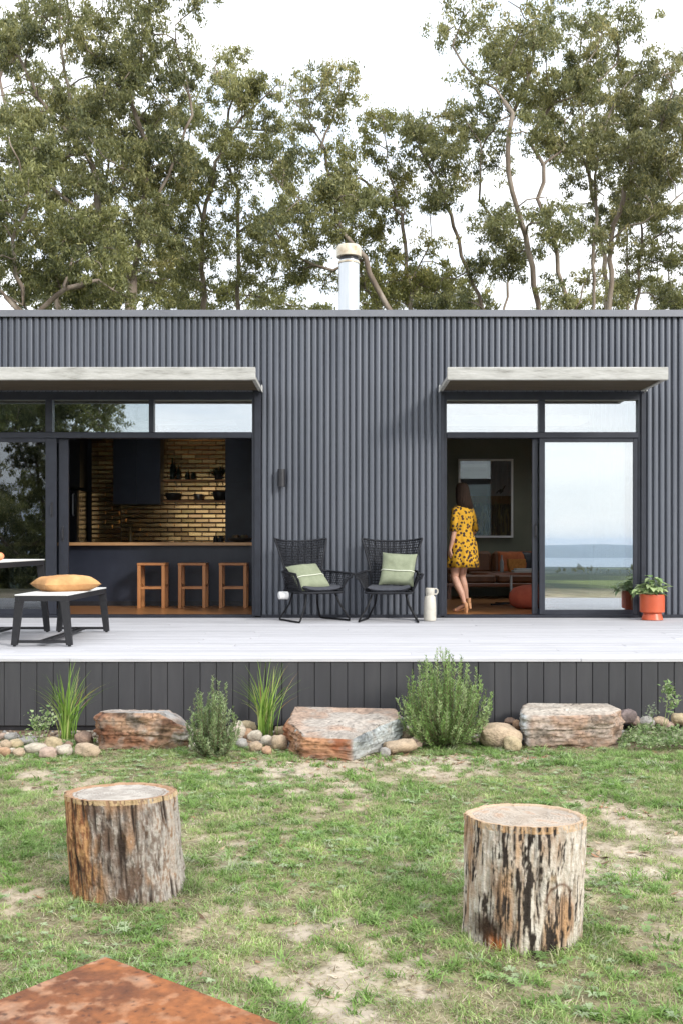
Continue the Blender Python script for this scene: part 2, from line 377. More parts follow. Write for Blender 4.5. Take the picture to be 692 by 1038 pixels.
leaf(-5.4, WX(68), YW+.075, WX(68)-WX(58), handle=(WX(62.5), WZ(541)), gm=m_glass_dark)
leaf(WX(546.5), RX1-.03, YW+.015, .07, name='fixed_door', sr=.06, bot=.06)
leaf(WX(540), RX1-.10, YW+.075, .07, handle=(WX(543.3), WZ(538)))

# kitchen tiles: pillowed metallic bricks
mt, nt_, b_ = M('brass_tile'); b_.inputs['Metallic'].default_value = 1; b_.inputs['Roughness'].default_value = .2
a_ = N(nt_, 'ShaderNodeAttribute', attribute_name='Col'); nt_.links.new(a_.outputs['Color'], b_.inputs['Base Color'])
def tiles(name, x0, x1, z0, z1, y, seed):
    r = random.Random(seed); V = []; Q = []; C = []
    th, tw = .079, .24; row = 0; z = z0
    b = MB(); b.box(x0, x1, y+.006, y+.03, z0, z1)
    while z < z1 - .01:
        x = x0 - (tw/2 if row % 2 else 0)
        while x < x1 - .01:
            a, c = max(x, x0), min(x+tw-.004, x1)
            if c - a > .02:
                zt_ = min(z+th-.004, z1); k = r.uniform(.6, 1.05); col = (.95*k, .60*k*r.uniform(.95, 1.05), .27*k)
                o = len(V); tx, tz = r.uniform(-.0006, .0006), r.uniform(-.0012, .0014); bx, bz = .008, .013
                V += [(a, y+.006, z), (c, y+.006, z), (c, y+.006, zt_), (a, y+.006, zt_)]
                V += [(a+bx, y-.004+tx, z+bz), (c-bx, y-.004-tx, z+bz), (c-bx, y-.004-tx+tz, zt_-bz), (a+bx, y-.004+tx+tz, zt_-bz)]
                Q += [(o+4, o+5, o+6, o+7)] + [(o+i, o+(i+1) % 4, o+4+(i+1) % 4, o+4+i) for i in range(4)]; C += [col]*8
            x += tw
        row += 1; z += th
    p = b.build('splashback', m_black, house)
    t = npmesh('brass_tiles', np.array(V) - np.array([0, YW, DZ]), Q, mt, p, np.array(C)); t.data.shade_flat(); return p
tiles('splashback', -3.85, -1.9, 1.50, 3.44, 17.465, 1); tiles('splashback', (93-346)*17.4/F, (117-346)*17.4/F+.1, 1.55, 3.36, 17.40, 2)

# ---------------------------------------------------------------- kitchen things
def T(name, label, cat, world_boxes, m, base, bev=.004, group=None, smooth=False):
    t = thing(name, label, cat, base, 0, group); return t
isl = thing('kitchen_island', 'long navy kitchen island with a honey timber top behind the bar stools', 'kitchen island', (-3.2, 14.82, FZ))
b = MB(); b.box(-4.9, -.95, 14.82, 15.55, FZ, 1.505); 
b.build('body', m_navy, isl)
b = MB(); b.box(-4.95, -.9, 14.70, 15.6, 1.507, 1.553, bev=.004); b.build('counter_top', m_edge, isl)
b = MB(); b.box(-4.9, -.95, 14.80, 14.818, FZ, FZ+.07); b.build('kickboard', m_black, isl)
bc = thing('kitchen_counter', 'low black back counter running below the brass tiles', 'counter', (-3, 17.1, FZ))
b = MB()
for i in range(5): b.box(-4.9+i*.59, -4.9+i*.59+.585, 16.82, 17.44, FZ+.1, 1.47, bev=.003)
b.build('body', m_black, bc); b = MB(); b.box(-4.95, -1.96, 16.8, 17.45, 1.472, 1.50, bev=.003); b.build('counter_top', m_black, bc)
uc = thing('wall_cabinet', 'dark navy wall cabinet hanging between the two panels of brass tiles', 'wall cabinet', (-3.45, 17.3, 2.22))
b = MB(); b.box(-3.87, -3.07, 17.1, 17.46, 2.2, 3.44); b.build('carcass', m_navy, uc)
b = MB(); b.box(-3.86, -3.475, 17.08, 17.098, 2.205, 3.43); b.build('door', m_navy, uc); b = MB(); b.box(-3.465, -3.08, 17.08, 17.098, 2.205, 3.43); b.build('door', m_navy, uc)
tcb = thing('tall_cabinet', 'full-height navy cabinet to the right of the brass tiles', 'tall cabinet', (-1.4, 17.1, FZ))
b = MB(); b.box(-1.95, .18, 16.95, 17.46, FZ, 3.44); b.build('carcass', m_navy, tcb)
for x in (-1.94, -1.41, -.88, -.35):
    for z0, z1 in ((FZ+.08, 2.55), (2.56, 3.43)):
        b = MB(); b.box(x, x+.522, 16.93, 16.948, z0, z1, bev=.002); b.build('door', m_navy, tcb)
tl = thing('tall_cabinet', 'full-height black cupboard over and around the fridge at the far left of the kitchen', 'tall cabinet', (-4.9, 17.2, FZ))
b = MB(); b.box(-5.64, -4.40, 16.95, 17.46, 2.48, 3.44); b.box(-5.64, -4.98, 16.95, 17.46, FZ, 2.47); b.build('carcass', m_black, tl)
fr = thing('fridge', 'black fridge with a steel handle at the left end of the kitchen', 'fridge', (-4.65, 16.8, FZ))
b = MB(); b.box(-4.97, -4.37, 16.75, 17.4, FZ+.02, 2.43, bev=.012); b.build('body', flat('fridge_black', (.02, .02, .024), .25), fr)
b = MB(); b.box(-4.96, -4.38, 16.70, 16.745, 1.30, 2.42, bev=.012); b.build('door', flat('fridge_door', (.024, .024, .028), .22), fr)
b = MB(); b.tube([(-4.44, 16.70, 2.0), (-4.44, 16.66, 2.02), (-4.44, 16.66, 2.34), (-4.44, 16.70, 2.36)], .014, 8); b.build('handle', m_galv, fr, 'auto')
def shelf(z, lab):
    t = thing('wall_shelf', lab, 'shelf', (-2.5, 17.35, z)); b = MB(); b.box(-3.05, -1.96, 17.23, 17.455, z, z+.028, bev=.003); b.build('board', m_timber, t)
    for x in (-2.85, -2.15): b = MB(); b.bar((x, 17.26, z-.004), (x, 17.45, z-.06), .012, .012); b.build('bracket', m_black, t)
s1, s2 = 1.55+(550-488)*17.3/F, 1.55+(550-509)*17.3/F
shelf(s1, 'upper timber shelf on the brass tiles, lined with bottles and jars'); shelf(s2, 'lower timber shelf on the brass tiles, carrying dark pots')
m_bottle = noisemat('dark_bottle_glass', [(.3, (.01, .02, .012)), (.7, (.03, .04, .02))], 6, .12)
m_pot = noisemat('dark_stoneware', [(.3, (.025, .024, .022)), (.7, (.06, .055, .05))], 9, .4)
def lathe_thing(name, label, cat, prof, m, loc, group=None, n=24, caps=None):
    b = MB(); b.lathe(prof, n); o = b.build(name, m, None, 'auto'); o.location = loc; tag(o, label, cat, group); return o
BOT = [(.036, 0), (.038, .01), (.038, .19), (.03, .22), (.014, .25), (.013, .31), (.016, .312), (.016, .325), (.003, .326)]
def bottle(px, Y, z, sc_, lab, m=m_bottle): lathe_thing('bottle', lab, 'bottle', [(r*sc_, h*sc_) for r, h in BOT], m, ((px-346)*Y/F, Y, z))
bottle(175, 17.34, s1+.028, 1.15, 'tall dark bottle at the left end of the upper kitchen shelf')
bottle(181, 17.36, s1+.028, .8, 'short dark bottle next to the tall one on the upper kitchen shelf')
bottle(132.5, 17.15, 1.50, .95, 'brassy glass bottle on the back counter below the wall cabinet', noisemat('oil_glass', [(.3, (.14, .09, .03)), (.7, (.25, .17, .06))], 5, .15))
JAR = [(.03, 0), (.036, .01), (.036, .1), (.026, .115), (.03, .117), (.03, .135), (.004, .136)]
for i, px in enumerate((190, 196)): lathe_thing('jar', 'small dark glass jar in the middle of the upper kitchen shelf', 'jar', JAR, m_bottle, ((px-346)*17.35/F, 17.35, s1+.028), 'jars on the upper kitchen shelf')
for i, px in enumerate((219, 224)): lathe_thing('canister', 'dark canister standing on the back counter left of the tall navy cabinet', 'canister', [(r*1.25, h*1.25) for r, h in JAR], m_pot, ((px-346)*17.1/F, 17.1, 1.50), 'canisters on the back counter')
def leafy(name, label, cat, loc, rx, rz, n, cols, size, mat, parent=None, seed=0, group=None, loc0=(0, 0, 0)):
    r = np.random.default_rng(seed); c = r.normal(0, .5, (n, 3)) * np.array([rx, rx, rz]) + np.array([0, 0, rz])
    d = r.normal(size=(n, 3)); d /= np.linalg.norm(d, axis=1)[:, None]; e = np.cross(d, r.normal(size=(n, 3))); e /= np.linalg.norm(e, axis=1)[:, None]
    s = size * r.uniform(.6, 1.2, (n, 1)); V = np.stack([c - d*s, c + e*s*.45, c + d*s, c - e*s*.45], 1).reshape(-1, 3); V[:, 2] = np.maximum(V[:, 2], .005)
    col = np.array(cols)[r.integers(0, len(cols), n)]; C = np.repeat(col, 4, 0)
    return npmesh(name, V, np.arange(n*4).reshape(-1, 4), mat, parent, C, loc=loc)
m_leaf = attrmat('leaf', .45, .35, .4)
tp = thing('potted_plant', 'dark trailing plant in a pot at the right end of the upper kitchen shelf', 'potted plant', ((221-346)*17.33/F, 17.33, s1+.028))
b = MB(); b.lathe([(.05, 0), (.065, .09), (.06, .09), (.03, .085)], 20); b.build('pot', m_pot, tp, 'auto', world=False)
leafy('foliage', '', '', (0, 0, .08), .14, .06, 160, [(.03, .05, .02), (.02, .035, .015)], .03, m_leaf, tp, 3)
def bowlthing(name, lab, cat, px, w_, h_, z, Y=17.33, mm=m_pot, hd=True):
    t = thing(name, lab, cat, ((px-346)*Y/F, Y, z)); r = w_/2
    b = MB(); b.lathe([(r*.55, 0), (r*.85, h_*.25), (r, h_*.8), (r*1.02, h_), (r*.94, h_), (r*.8, h_*.4), (.01, h_*.2)], 28); b.build('bowl', mm, t, 'auto', world=False)
    if hd:
        for s_ in (-1, 1): b = MB(); b.tube([(s_*r*.95, -.03, h_*.75), (s_*r*1.2, -.025, h_*.8), (s_*r*1.2, .025, h_*.8), (s_*r*.95, .03, h_*.75)], .007); b.build('handle', mm, t, 'auto', world=False)
    return t
bowlthing('cooking_pot', 'wide dark cooking pot at the left end of the lower kitchen shelf', 'pot', 175.5, .26, .13, s2+.028)
bowlthing('saucepan', 'grey metal saucepan in the middle of the lower kitchen shelf', 'pot', 201.5, .17, .11, s2+.028, mm=flat('dull_metal', (.3, .29, .27), .3, .8))
bowlthing('cooking_pot', 'large black cooking pot at the right end of the lower kitchen shelf', 'pot', 223, .24, .15, s2+.028)
fb = bowlthing('fruit_bowl', 'low dark bowl on the right end of the timber island top', 'bowl', 243.5, .36, .07, 1.554, 15.2, hd=False)
rr = random.Random(4)
for i in range(6):
    a = i*PI/3; V, Fc = ico(2); c = np.array(fb.location) + np.array([.09*math.cos(a), .09*math.sin(a), .075])
    o = npmesh('pear', V*np.array([.036, .036, .04]), Fc, flat('fruit%d' % (i % 2), [(.16, .09, .04), (.1, .08, .03)][i % 2], .5), smooth=True, loc=c); tag(o, 'brown fruit lying in the dark bowl on the island', 'fruit', 'fruit in the bowl on the island')
st = thing('bar_stool', 'timber bar stool', 'bar stool', (0, 0, 0), 0, 'timber bar stools at the island')
b = MB(); W_, D_, H_ = .40, .34, .64
b.box(-W_/2, W_/2, -D_/2, D_/2, H_-.035, H_, bev=.005); b.build('seat', m_timber, st, world=False)
for sx in (-1, 1):
    for sy in (-1, 1):
        b = MB(); b.box(min(sx*(W_/2-.052), sx*(W_/2-.004)), max(sx*(W_/2-.052), sx*(W_/2-.004)), min(sy*(D_/2-.05), sy*D_/2*.97), max(sy*(D_/2-.05), sy*D_/2*.97), 0, H_-.036, bev=.003); b.build('leg', m_timber, st, world=False)
b = MB()
for sy in (-1, 1): b.box(-W_/2+.053, W_/2-.053, sy*(D_/2-.028)-.012, sy*(D_/2-.028)+.012, .27, .30)
for sx in (-1, 1): b.box(sx*(W_/2-.028)-.012, sx*(W_/2-.028)+.012, -D_/2+.051, D_/2-.051, .30, .33)
b.build('stretcher', m_timber, st, world=False)
labs = ['timber bar stool nearest the sliding door handles, left end of the kitchen island', 'timber bar stool in the middle, between the other two at the island', 'timber bar stool closest to the right edge of the kitchen opening']
for i, px in enumerate((155.5, 196.5, 237.5)):
    Y = 14.45; loc = ((px-346)*Y/F, Y, FZ)
    if i == 0: st.location = loc; st['label'] = labs[0]
    else: dup(st, loc, 0, labs[i])

# ---------------------------------------------------------------- living room things
pic = thing('framed_picture', 'large white-framed picture of a dark field under grey sky on the olive wall', 'framed picture', (2.495, 17.46, 1.62))
x0, x1, z0, z1 = 2.02, 2.97, 1.636, 3.0
b = MB(); w_ = .035
b.box(x0, x0+w_, 17.44, 17.485, z0, z1); b.box(x1-w_, x1, 17.44, 17.485, z0, z1); b.box(x0+w_, x1-w_, 17.44, 17.485, z0, z0+w_); b.box(x0+w_, x1-w_, 17.44, 17.485, z1-w_, z1)
b.build('frame', noisemat('white_frame', [(.3, (.75, .75, .74)), (.7, (.82, .82, .8))], 5, .4), pic)
nx_, nz2 = 90, 130; gx, gz = np.meshgrid(np.linspace(0, 1, nx_), np.linspace(0, 1, nz2))
pp = np.stack([gx*14, gz*5, gx*0], -1); n1 = fbm(pp*1.0, 4, 3); n2 = fbm(np.stack([gx*40, gz*9, gx*0], -1), 3, 9)
sk = np.stack([.68+.12*gz+0*n1, .70+.12*gz, .75+.1*gz], -1); fd = np.where((n2 > .56)[..., None], np.array([.36, .34, .12]), np.array([.035, .045, .015])); br = np.array([.4, .22, .07])*(.5+n1[..., None])
hz = .53 + .02*(n1-.5); img = np.where((gz > hz)[..., None], sk, np.where((gz > .43+.1*(n2-.5))[..., None], br, fd))
bird = (((gx-.80)/.05)**2 + ((gz-.60)/.022)**2 < 1) | ((np.abs(gx-.84-(gz-.62)*.9) < .012) & (gz > .56) & (gz < .67)) | ((np.abs(gx-.74) < .03) & (np.abs(gz-.585-(gx-.74)*.5) < .01))
img = np.where(bird[..., None], np.array([.02, .02, .02]), img)
V = np.stack([x0+w_+gx*(x1-x0-2*w_), 17.47+gx*0, z0+w_+gz*(z1-z0-2*w_)], -1).reshape(-1, 3) - np.array(pic.location)
ii = (np.arange(nz2-1)[:, None]*nx_ + np.arange(nx_-1)[None]); Q = np.stack([ii, ii+1, ii+nx_+1, ii+nx_], -1).reshape(-1, 4)
npmesh('print', V, Q, attrmat('print_ink', .8), pic, img.reshape(-1, 3))
b = MB(); b.add([(x0+w_, 17.456, z0+w_), (x1-w_, 17.456, z0+w_), (x1-w_, 17.456, z1-w_), (x0+w_, 17.456, z1-w_)], [(0, 1, 2, 3)]); b.build('glazing', glassmat('picture_glass', .34, (.97, .97, .97)), pic)
m_leather = noisemat('brown_leather', [(.3, (.12, .05, .022)), (.7, (.2, .085, .035))], 6, .45, 0, .15)
m_walnut = noisemat('walnut', [(.3, (.14, .055, .03)), (.7, (.24, .1, .05))], 5, .35, 0, .05, (.4, 3, 3))
sf = thing('sofa', 'low timber-framed sofa with brown leather cushions against the olive wall', 'sofa', (2.9, 16.9, FZ))
b = MB(); b.box(1.72, 4.2, 16.55, 17.35, FZ+.2, FZ+.26, bev=.01); b.box(1.72, 4.2, 17.29, 17.35, FZ+.26, FZ+.72, bev=.01); b.build('frame', m_walnut, sf)
for x in (1.74, 4.12):
    for y in (16.57, 17.27): b = MB(); b.box(x, x+.06, y, y+.06, FZ, FZ+.2); b.build('leg', m_walnut, sf)
for i in range(3): b = MB(); b.box(1.75+i*.81, 2.54+i*.81, 16.56, 17.28, FZ+.262, FZ+.40, bev=.03); b.build('seat_cushion', m_leather, sf, 'auto')
for i in range(3): b = MB(); b.box(1.75+i*.81, 2.54+i*.81, 17.08, 17.27, FZ+.402, FZ+.78, bev=.05, rot=Matrix.Rotation(R(-8), 3, 'X')); b.build('back_cushion', m_leather, sf, 'auto')
def pillow(name, m, w_, h_, t_, parent=None, n=22, seed=0, pinch=.93, piping=None):
    g = np.linspace(-1, 1, n); u, v = np.meshgrid(g, g); k = 1 - .07*(1-np.abs(v)**2)*(np.abs(u)**3); k2 = 1 - .07*(1-np.abs(u)**2)*(np.abs(v)**3)
    x = u*k*w_/2; y = v*k2*h_/2; th = t_/2*((1-u**4).clip(0)**.6)*((1-v**4).clip(0)**.6)
    nz3 = (fbm(np.stack([u*2+seed, v*2, u*0], -1), 3, seed)-.5)*t_*.25*(th/(t_/2))
    top = np.stack([x, y, th+nz3], -1).reshape(-1, 3); bot = np.stack([x, y, -th+nz3*.6], -1).reshape(-1, 3)
    i = (np.arange(n-1)[:, None]*n + np.arange(n-1)[None]); q = np.stack([i, i+1, i+n+1, i+n], -1).reshape(-1, 4)
    V = np.concatenate([top, bot]); Q = np.concatenate([q, q[:, ::-1]+n*n])
    o = npmesh(name, V, Q, m, parent, smooth=True); return o
m_rust = noisemat('rust_velvet', [(.3, (.36, .09, .03)), (.7, (.5, .15, .05))], 12, .9)
for i, (px, lab, mm) in enumerate(((517, 'rust-orange cushion leaning on the left part of the sofa back', m_rust), (529, 'rust-orange cushion beside the black one on the sofa', m_rust), (541, 'black cushion at the end of the row on the sofa', m_black))):
    o = pillow('cushion', mm, .42, .40, .14, seed=i); o.location = ((px-346)*16.85/F, 16.9, FZ+.59); o.rotation_euler = (R(72), 0, R(8*i-8)); tag(o, lab, 'cushion')
ct = thing('coffee_table', 'dark timber coffee table on a thin steel leg in the living room', 'coffee table', (2.55, 15.0, FZ))
b = MB()
b.rings([[(2.62 + .72*math.copysign(abs(math.cos(a))**.6, math.cos(a)), 15.0 + .38*math.copysign(abs(math.sin(a))**.6, math.sin(a)), z) for a in [2*PI*k/40 for k in range(40)]] for z in (FZ+.455, FZ+.49)]); b.build('table_top', m_walnut, ct, 'auto')
b = MB(); b.tube([(2.52, 15, FZ+.02), (2.52, 15, FZ+.454)], .018, 10); b.build('leg', m_galv, ct, 'auto')
b = MB()
for a in (0.5, 2.1, 3.64, 5.24): b.bar((2.52, 15, FZ+.03), (2.52+.36*math.cos(a), 15+.3*math.sin(a), FZ+.015), .04, .025)
b.build('foot', m_black, ct)
tz = FZ+.49
bottle(508, 15.0, tz, .78, 'slim clear grey bottle standing on the coffee table', noisemat('grey_glass', [(.3, (.16, .17, .17)), (.7, (.24, .25, .25))], 5, .1))
bk = thing('book', 'pale book on top of the stack on the coffee table', 'book', (2.68, 14.9, tz+.028)); b = MB(); b.box(2.56, 2.84, 14.80, 15.0, tz+.029, tz+.052, bev=.002); b.build('pages', m_white, bk)
b = MB(); b.box(2.557, 2.845, 14.795, 15.003, tz+.052, tz+.056); b.build('cover', flat('cover_blue', (.5, .55, .6)), bk)
bk = thing('book', 'white book at the bottom of the stack on the coffee table', 'book', (2.68, 14.9, tz)); b = MB(); b.box(2.53, 2.87, 14.78, 15.02, tz, tz+.024, bev=.002); b.build('pages', m_white, bk)
b = MB(); b.box(2.527, 2.875, 14.776, 15.023, tz+.0245, tz+.028); b.build('cover', flat('cover_white', (.7, .7, .7)), bk)
m_wov = noisemat('orange_weave', [(.3, (.42, .15, .03)), (.6, (.6, .26, .06))], 30, .9, 0, .5)
bs = thing('basket', 'small orange woven basket standing behind the books on the coffee table', 'basket', (2.60, 15.2, tz)); bx = (522.5-346)*15.2/F
b = MB(); b.rings([[(bx+r_*i, 15.2+r_*j*.8, tz+z) for i, j in ((-1,-1),(0,-1.05),(1,-1),(1.05,0),(1,1),(0,1.05),(-1,1),(-1.05,0))] for r_, z in ((.1, 0), (.125, .1), (.13, .19), (.115, .19), (.1, .03))]); b.build('body', m_wov, bs, 'auto')
pf = MB(); r0 = .39
pf.rings([[(r_*math.cos(2*PI*k/40)*(1+.02*math.sin(8*2*PI*k/40)), r_*math.sin(2*PI*k/40), z) for k in range(40)] for r_, z in ((.05, 0), (.3, .005), (.37, .05), (.395, .13), (.385, .21), (.33, .28), (.2, .32), (.03, .335))])
o = pf.build('pouf', noisemat('coral_fabric', [(.3, (.42, .08, .045)), (.7, (.56, .13, .07))], 8, .9, 0, .4, bscale=70), None, 'full'); o.location = ((543-346)*14.35/F, 14.35, FZ); tag(o, 'squat coral-red floor pouf just inside the sliding door', 'pouf')
cu = MB(); n = 70
cu.rings([[(3.22+.016*0+.5*k/n, 13.09+.035*math.sin(k*.85)+.008*math.sin(k*2.1), z) for k in range(n+1)] for z in np.linspace(.64, 3.36, 6)], cap=False, close=False)
m, nt_, b_ = M('sheer_curtain'); b_.inputs['Base Color'].default_value = (.62, .62, .58, 1); b_.inputs['Roughness'].default_value = .9
o = cu.build('curtain', m, None, 'full'); tag(o, 'pale curtain hanging inside the glass at its right edge', 'curtain')

# ================================================================ DECK
deck = thing('deck', 'raised deck of pale weathered boards with a charcoal boarded face', 'deck', (0, 8.3, 0))
m_deck = attrmat('deck_board', .75, bump=.25, bscale=35)
dt = m_deck.node_tree; bs_ = dt.nodes['Principled BSDF']; at = [x for x in dt.nodes if x.type == 'ATTRIBUTE'][0]
tc_ = N(dt, 'ShaderNodeTexCoord'); mp_ = N(dt, 'ShaderNodeMapping'); mp_.inputs['Scale'].default_value = (1.2, 26, 26)
nn = N(dt, 'ShaderNodeTexNoise'); nn.inputs['Scale'].default_value = 2; nn.inputs['Detail'].default_value = 8
dt.links.new(tc_.outputs['Object'], mp_.inputs[0]); dt.links.new(mp_.outputs[0], nn.inputs['Vector'])
mr = N(dt, 'ShaderNodeMapRange'); mr.inputs['From Min'].default_value = .3; mr.inputs['From Max'].default_value = .7; mr.inputs['To Min'].default_value = .8; mr.inputs['To Max'].default_value = 1.08
dt.links.new(nn.outputs['Fac'], mr.inputs['Value'])
vm = N(dt, 'ShaderNodeVectorMath', operation='SCALE'); dt.links.new(at.outputs['Color'], vm.inputs[0]); dt.links.new(mr.outputs[0], vm.inputs['Scale']); dt.links.new(vm.outputs[0], bs_.inputs['Base Color'])
V = []; Q = []; C = []; r = random.Random(5); y = DF; i = 0
while y < YW - .02:
    x = -9.5 + r.uniform(-3, 0)
    while x < 9:
        xl = min(x + r.choice([3.6, 4.2, 4.8, 5.4]), 9.2); mb = MB(); dz = r.uniform(-.0015, .0015); mb.box(x, xl-.003, y, min(y+.1355, YW-.022), .568+dz, .598+dz, bev=.003)
        o_ = len(V); V += mb.v; Q += [tuple(o_+k for k in f) for f in mb.f]; k = r.uniform(.88, 1.05); C += [(.49*k, .485*k, .505*k)]*len(mb.v); x = xl
    y += .14; i += 1
me = bpy.data.meshes.new('decking'); me.from_pydata([(a, b2-8.3, c) for a, b2, c in V], [], Q); ca = me.color_attributes.new('Col', 'FLOAT_COLOR', 'POINT')
ca.data.foreach_set('color', np.concatenate([np.array(C), np.ones((len(C), 1))], 1).astype(np.float32).ravel()); me.materials.append(m_deck); o = bpy.data.objects.new('decking', me); COL.objects.link(o); o.parent = deck
m_fascia = noisemat('charcoal_boards', [(.25, (.028, .028, .031)), (.5, (.038, .038, .042)), (.8, (.056, .055, .058))], 2.2, .68, 0, .15, (3, 1, .5), rvar=.08)
b = MB(); x = -9.5
while x < 9.2: b.box(x, x+.1305, DF+.012, DF+.034, .04, .566, bev=.0035); x += .1345
b.build('fascia', m_fascia, deck)
b = MB(); b.box(-9.5, 9.2, DF+.036, DF+.08, .0, .56); b.box(-9.5, 9.2, DF+.1, YW, .0, .1); b.build('bearer', m_black, deck)
# ================================================================ THINGS ON THE DECK
DT = .60
wl = thing('wall_light', 'black cylindrical wall light on the corrugated wall above the left armchair', 'wall light', (WX(286), YW, WZ(485)))
b = MB(); b.tube([(0, -.085, -.11), (0, -.085, .11)], .05, 24); b.tube([(0, -.085, .11), (0, -.085, .112)], .04, 24); b.build('body', m_black, wl, 'auto', world=False)
b = MB(); b.box(-.03, .03, -.04, .0, -.045, .045, bev=.004); b.build('bracket', m_black, wl, world=False)
m_wick = noisemat('black_wicker', [(.3, (.008, .0085, .011)), (.7, (.02, .021, .026))], 60, .6, 0, .3, bscale=200, spec=.25)
m_rod = noisemat('black_rod', [(.3, (.006, .006, .007)), (.7, (.011, .011, .013))], 20, .5, spec=.2)
m_pad = noisemat('charcoal_fabric', [(.3, (.038, .04, .05)), (.7, (.06, .063, .075))], 25, .95, 0, .4, bscale=220)
def armchair(name):
    t = thing(name, '', 'armchair', group='wicker armchairs on the deck')
    # back surface: u in -1..1 across, v 0..1 from seat to top.  front of the chair is -y
    def back(u, v):
        hw = .25 + .03*v + .095*max(0, v-.35)**1.2*1.65
        z = .38 + .62*v*(1 - .055*(1-abs(u)**2.2)*v)
        y = .20 + .16*v - .13*(abs(u)**2.6)*(.55+.5*v)
        return (u*hw, y, z)
    def side(sx, u, v):    # arm panel: u 0 back .. 1 front, v 0 seat .. 1 arm rail
        x = sx*(.255 + .105*v*(.6+.4*u) + .02*u); y = .14 - .45*u*(1-.12*(1-v)); z = .36 + v*(.235 - .02*u); return (x, y, z)
    b = MB()
    for k in range(19): v = (k+.0)/18; b.tube([back(u, v) for u in np.linspace(-1, 1, 15)], .0058 if k % 3 else .0075, 5)
    for k in range(29): u = -1 + 2*k/28; b.tube([back(u, v) for v in np.linspace(0, 1, 9)], .0056, 5)
    b.tube([back(u, 1.0) for u in np.linspace(-1, 1, 21)], .0135, 8); 
    for sx in (-1, 1): b.tube([back(sx, v) for v in np.linspace(1, 0, 11)], .012, 8)
    b.build('backrest', m_wick, t, 'auto', world=False)
    for sx in (-1, 1):
        b = MB()
        for k in range(1, 9): v = k/9; b.tube([side(sx, u, v) for u in np.linspace(0, 1, 8)], .0045, 5)
        for k in range(12): u = k/11; b.tube([side(sx, u, v) for v in np.linspace(0, 1, 6)], .0045, 5)
        b.tube([back(sx, .36)] + [side(sx, u, 1) for u in np.linspace(.05, .96, 8)] + [(sx*.405, -.33, .575), (sx*.385, -.325, .53)] + [side(sx, 1, v) for v in (.7, .4, .1)], .0145, 8)
        b.build('arm', m_wick, t, 'auto', world=False)
    b = MB()
    rim = [(-.27, .16, .37), (-.275, -.31, .355), (-.24, -.345, .352), (.24, -.345, .352), (.275, -.31, .355), (.27, .16, .37), (.2, .2, .37), (-.2, .2, .37), (-.27, .16, .37)]
    b.tube(rim, .014, 8)
    for k in range(14): x = -.25 + .5*k/13; b.tube([(x, -.34, .352), (x, -.05, .335), (x, .19, .37)], .0045, 5)
    for k in range(12): y = -.31 + .48*k/11; b.tube([(-.27, y, .352), (0, y, .335), (.27, y, .352)], .0045, 5)
    b.build('seat', m_wick, t, 'auto', world=False)
    for sx in (-1, 1):
        b = MB(); b.tube([(sx*.2, -.24, .345), (sx*.245, -.29, .2), (sx*.345, -.345, .03), (sx*.35, -.335, .012), (sx*.35, -.29, .0105), (sx*.30, .2, .0105), (sx*.295, .235, .012), (sx*.285, .24, .03), (sx*.2, .16, .2), (sx*.17, .12, .36)], .0115, 8)
        b.build('sled_leg', m_rod, t, 'auto', world=False)
    n = 26; g = np.linspace(-1, 1, n); u, v = np.meshgrid(g, g); th = .04*((1-u**6).clip(0)**.4)*((1-v**6).clip(0)**.4); dm = (fbm(np.stack([u*2, v*2, u*0], -1), 3, 4)-.5)*.03
    x = u*.255; y = -.08+v*.255
    for bx_, by_ in ((-.4, -.35), (.4, -.35), (-.4, .4), (.4, .4)): th = th - .014*np.exp(-((u-bx_)**2+(v-by_)**2)/.02)
    zz = .385 + .03*np.abs(u)**3
    V = np.concatenate([np.stack([x, y, zz+th+dm], -1).reshape(-1, 3), np.stack([x, y, zz-th*.6], -1).reshape(-1, 3)])
    i = (np.arange(n-1)[:, None]*n + np.arange(n-1)[None]); q = np.stack([i, i+1, i+n+1, i+n], -1).reshape(-1, 4)
    npmesh('seat_cushion', V, np.concatenate([q, q[:, ::-1]+n*n]), m_pad, t, smooth=True)
    return t
ch = armchair('armchair'); Yc = 12.28
x, y, _ = P(314.5, 0, 12.3); ch.location = (x, y, DT); ch.rotation_euler = (0, 0, R(33)); ch['label'] = 'black wicker wing-back armchair turned sideways under the wall light, its cushion slumped'
x, y, _ = P(395.5, 0, 12.25); ch2 = dup(ch, (x, y, DT), R(-7), 'black wicker wing-back armchair facing forward beside the white jug')
m_sage = noisemat('sage_linen', [(.3, (.20, .225, .145)), (.7, (.27, .295, .20))], 10, .95, 0, .5, bscale=160)
m_pipe = noisemat('cream_piping', [(.3, (.6, .62, .5)), (.7, (.68, .7, .58))], 9, .9)
def put_cushion(parent_chair, lx, ly, lz, tilt, roll, yaw, lab, size=.45):
    c = pillow('throw_cushion', m_sage, size, size, .15, seed=3, n=26)
    base = Matrix.Translation(parent_chair.location) @ Matrix.Rotation(parent_chair.rotation_euler.z, 4, 'Z')
    mw = base @ Matrix.Translation((lx, ly, lz)) @ Matrix.Rotation(R(yaw), 4, 'Z') @ Matrix.Rotation(R(tilt), 4, 'X') @ Matrix.Rotation(R(roll), 4, 'Z')
    c.matrix_world = mw; tag(c, lab, 'cushion')
    bb = MB(); n = 16; u = np.linspace(-1, 1, n)
    bb.tube([(x_*size/2*.96, -.02*size*2-.03+ .02*x_**2, .0755*((1-x_**4)**.6)*.98+.006) for x_ in u], .006, 6); bb.build('piping', m_pipe, c, 'auto', world=False)
    return c
put_cushion(ch2, .09, .0, .625, 66, -3, -5, 'sage green cushion standing upright on the armchair beside the white jug', .43)
cu1 = put_cushion(ch, -.03, -.03, .585, 62, 24, -20, 'sage green cushion slumped to one side on the armchair under the wall light', .43)
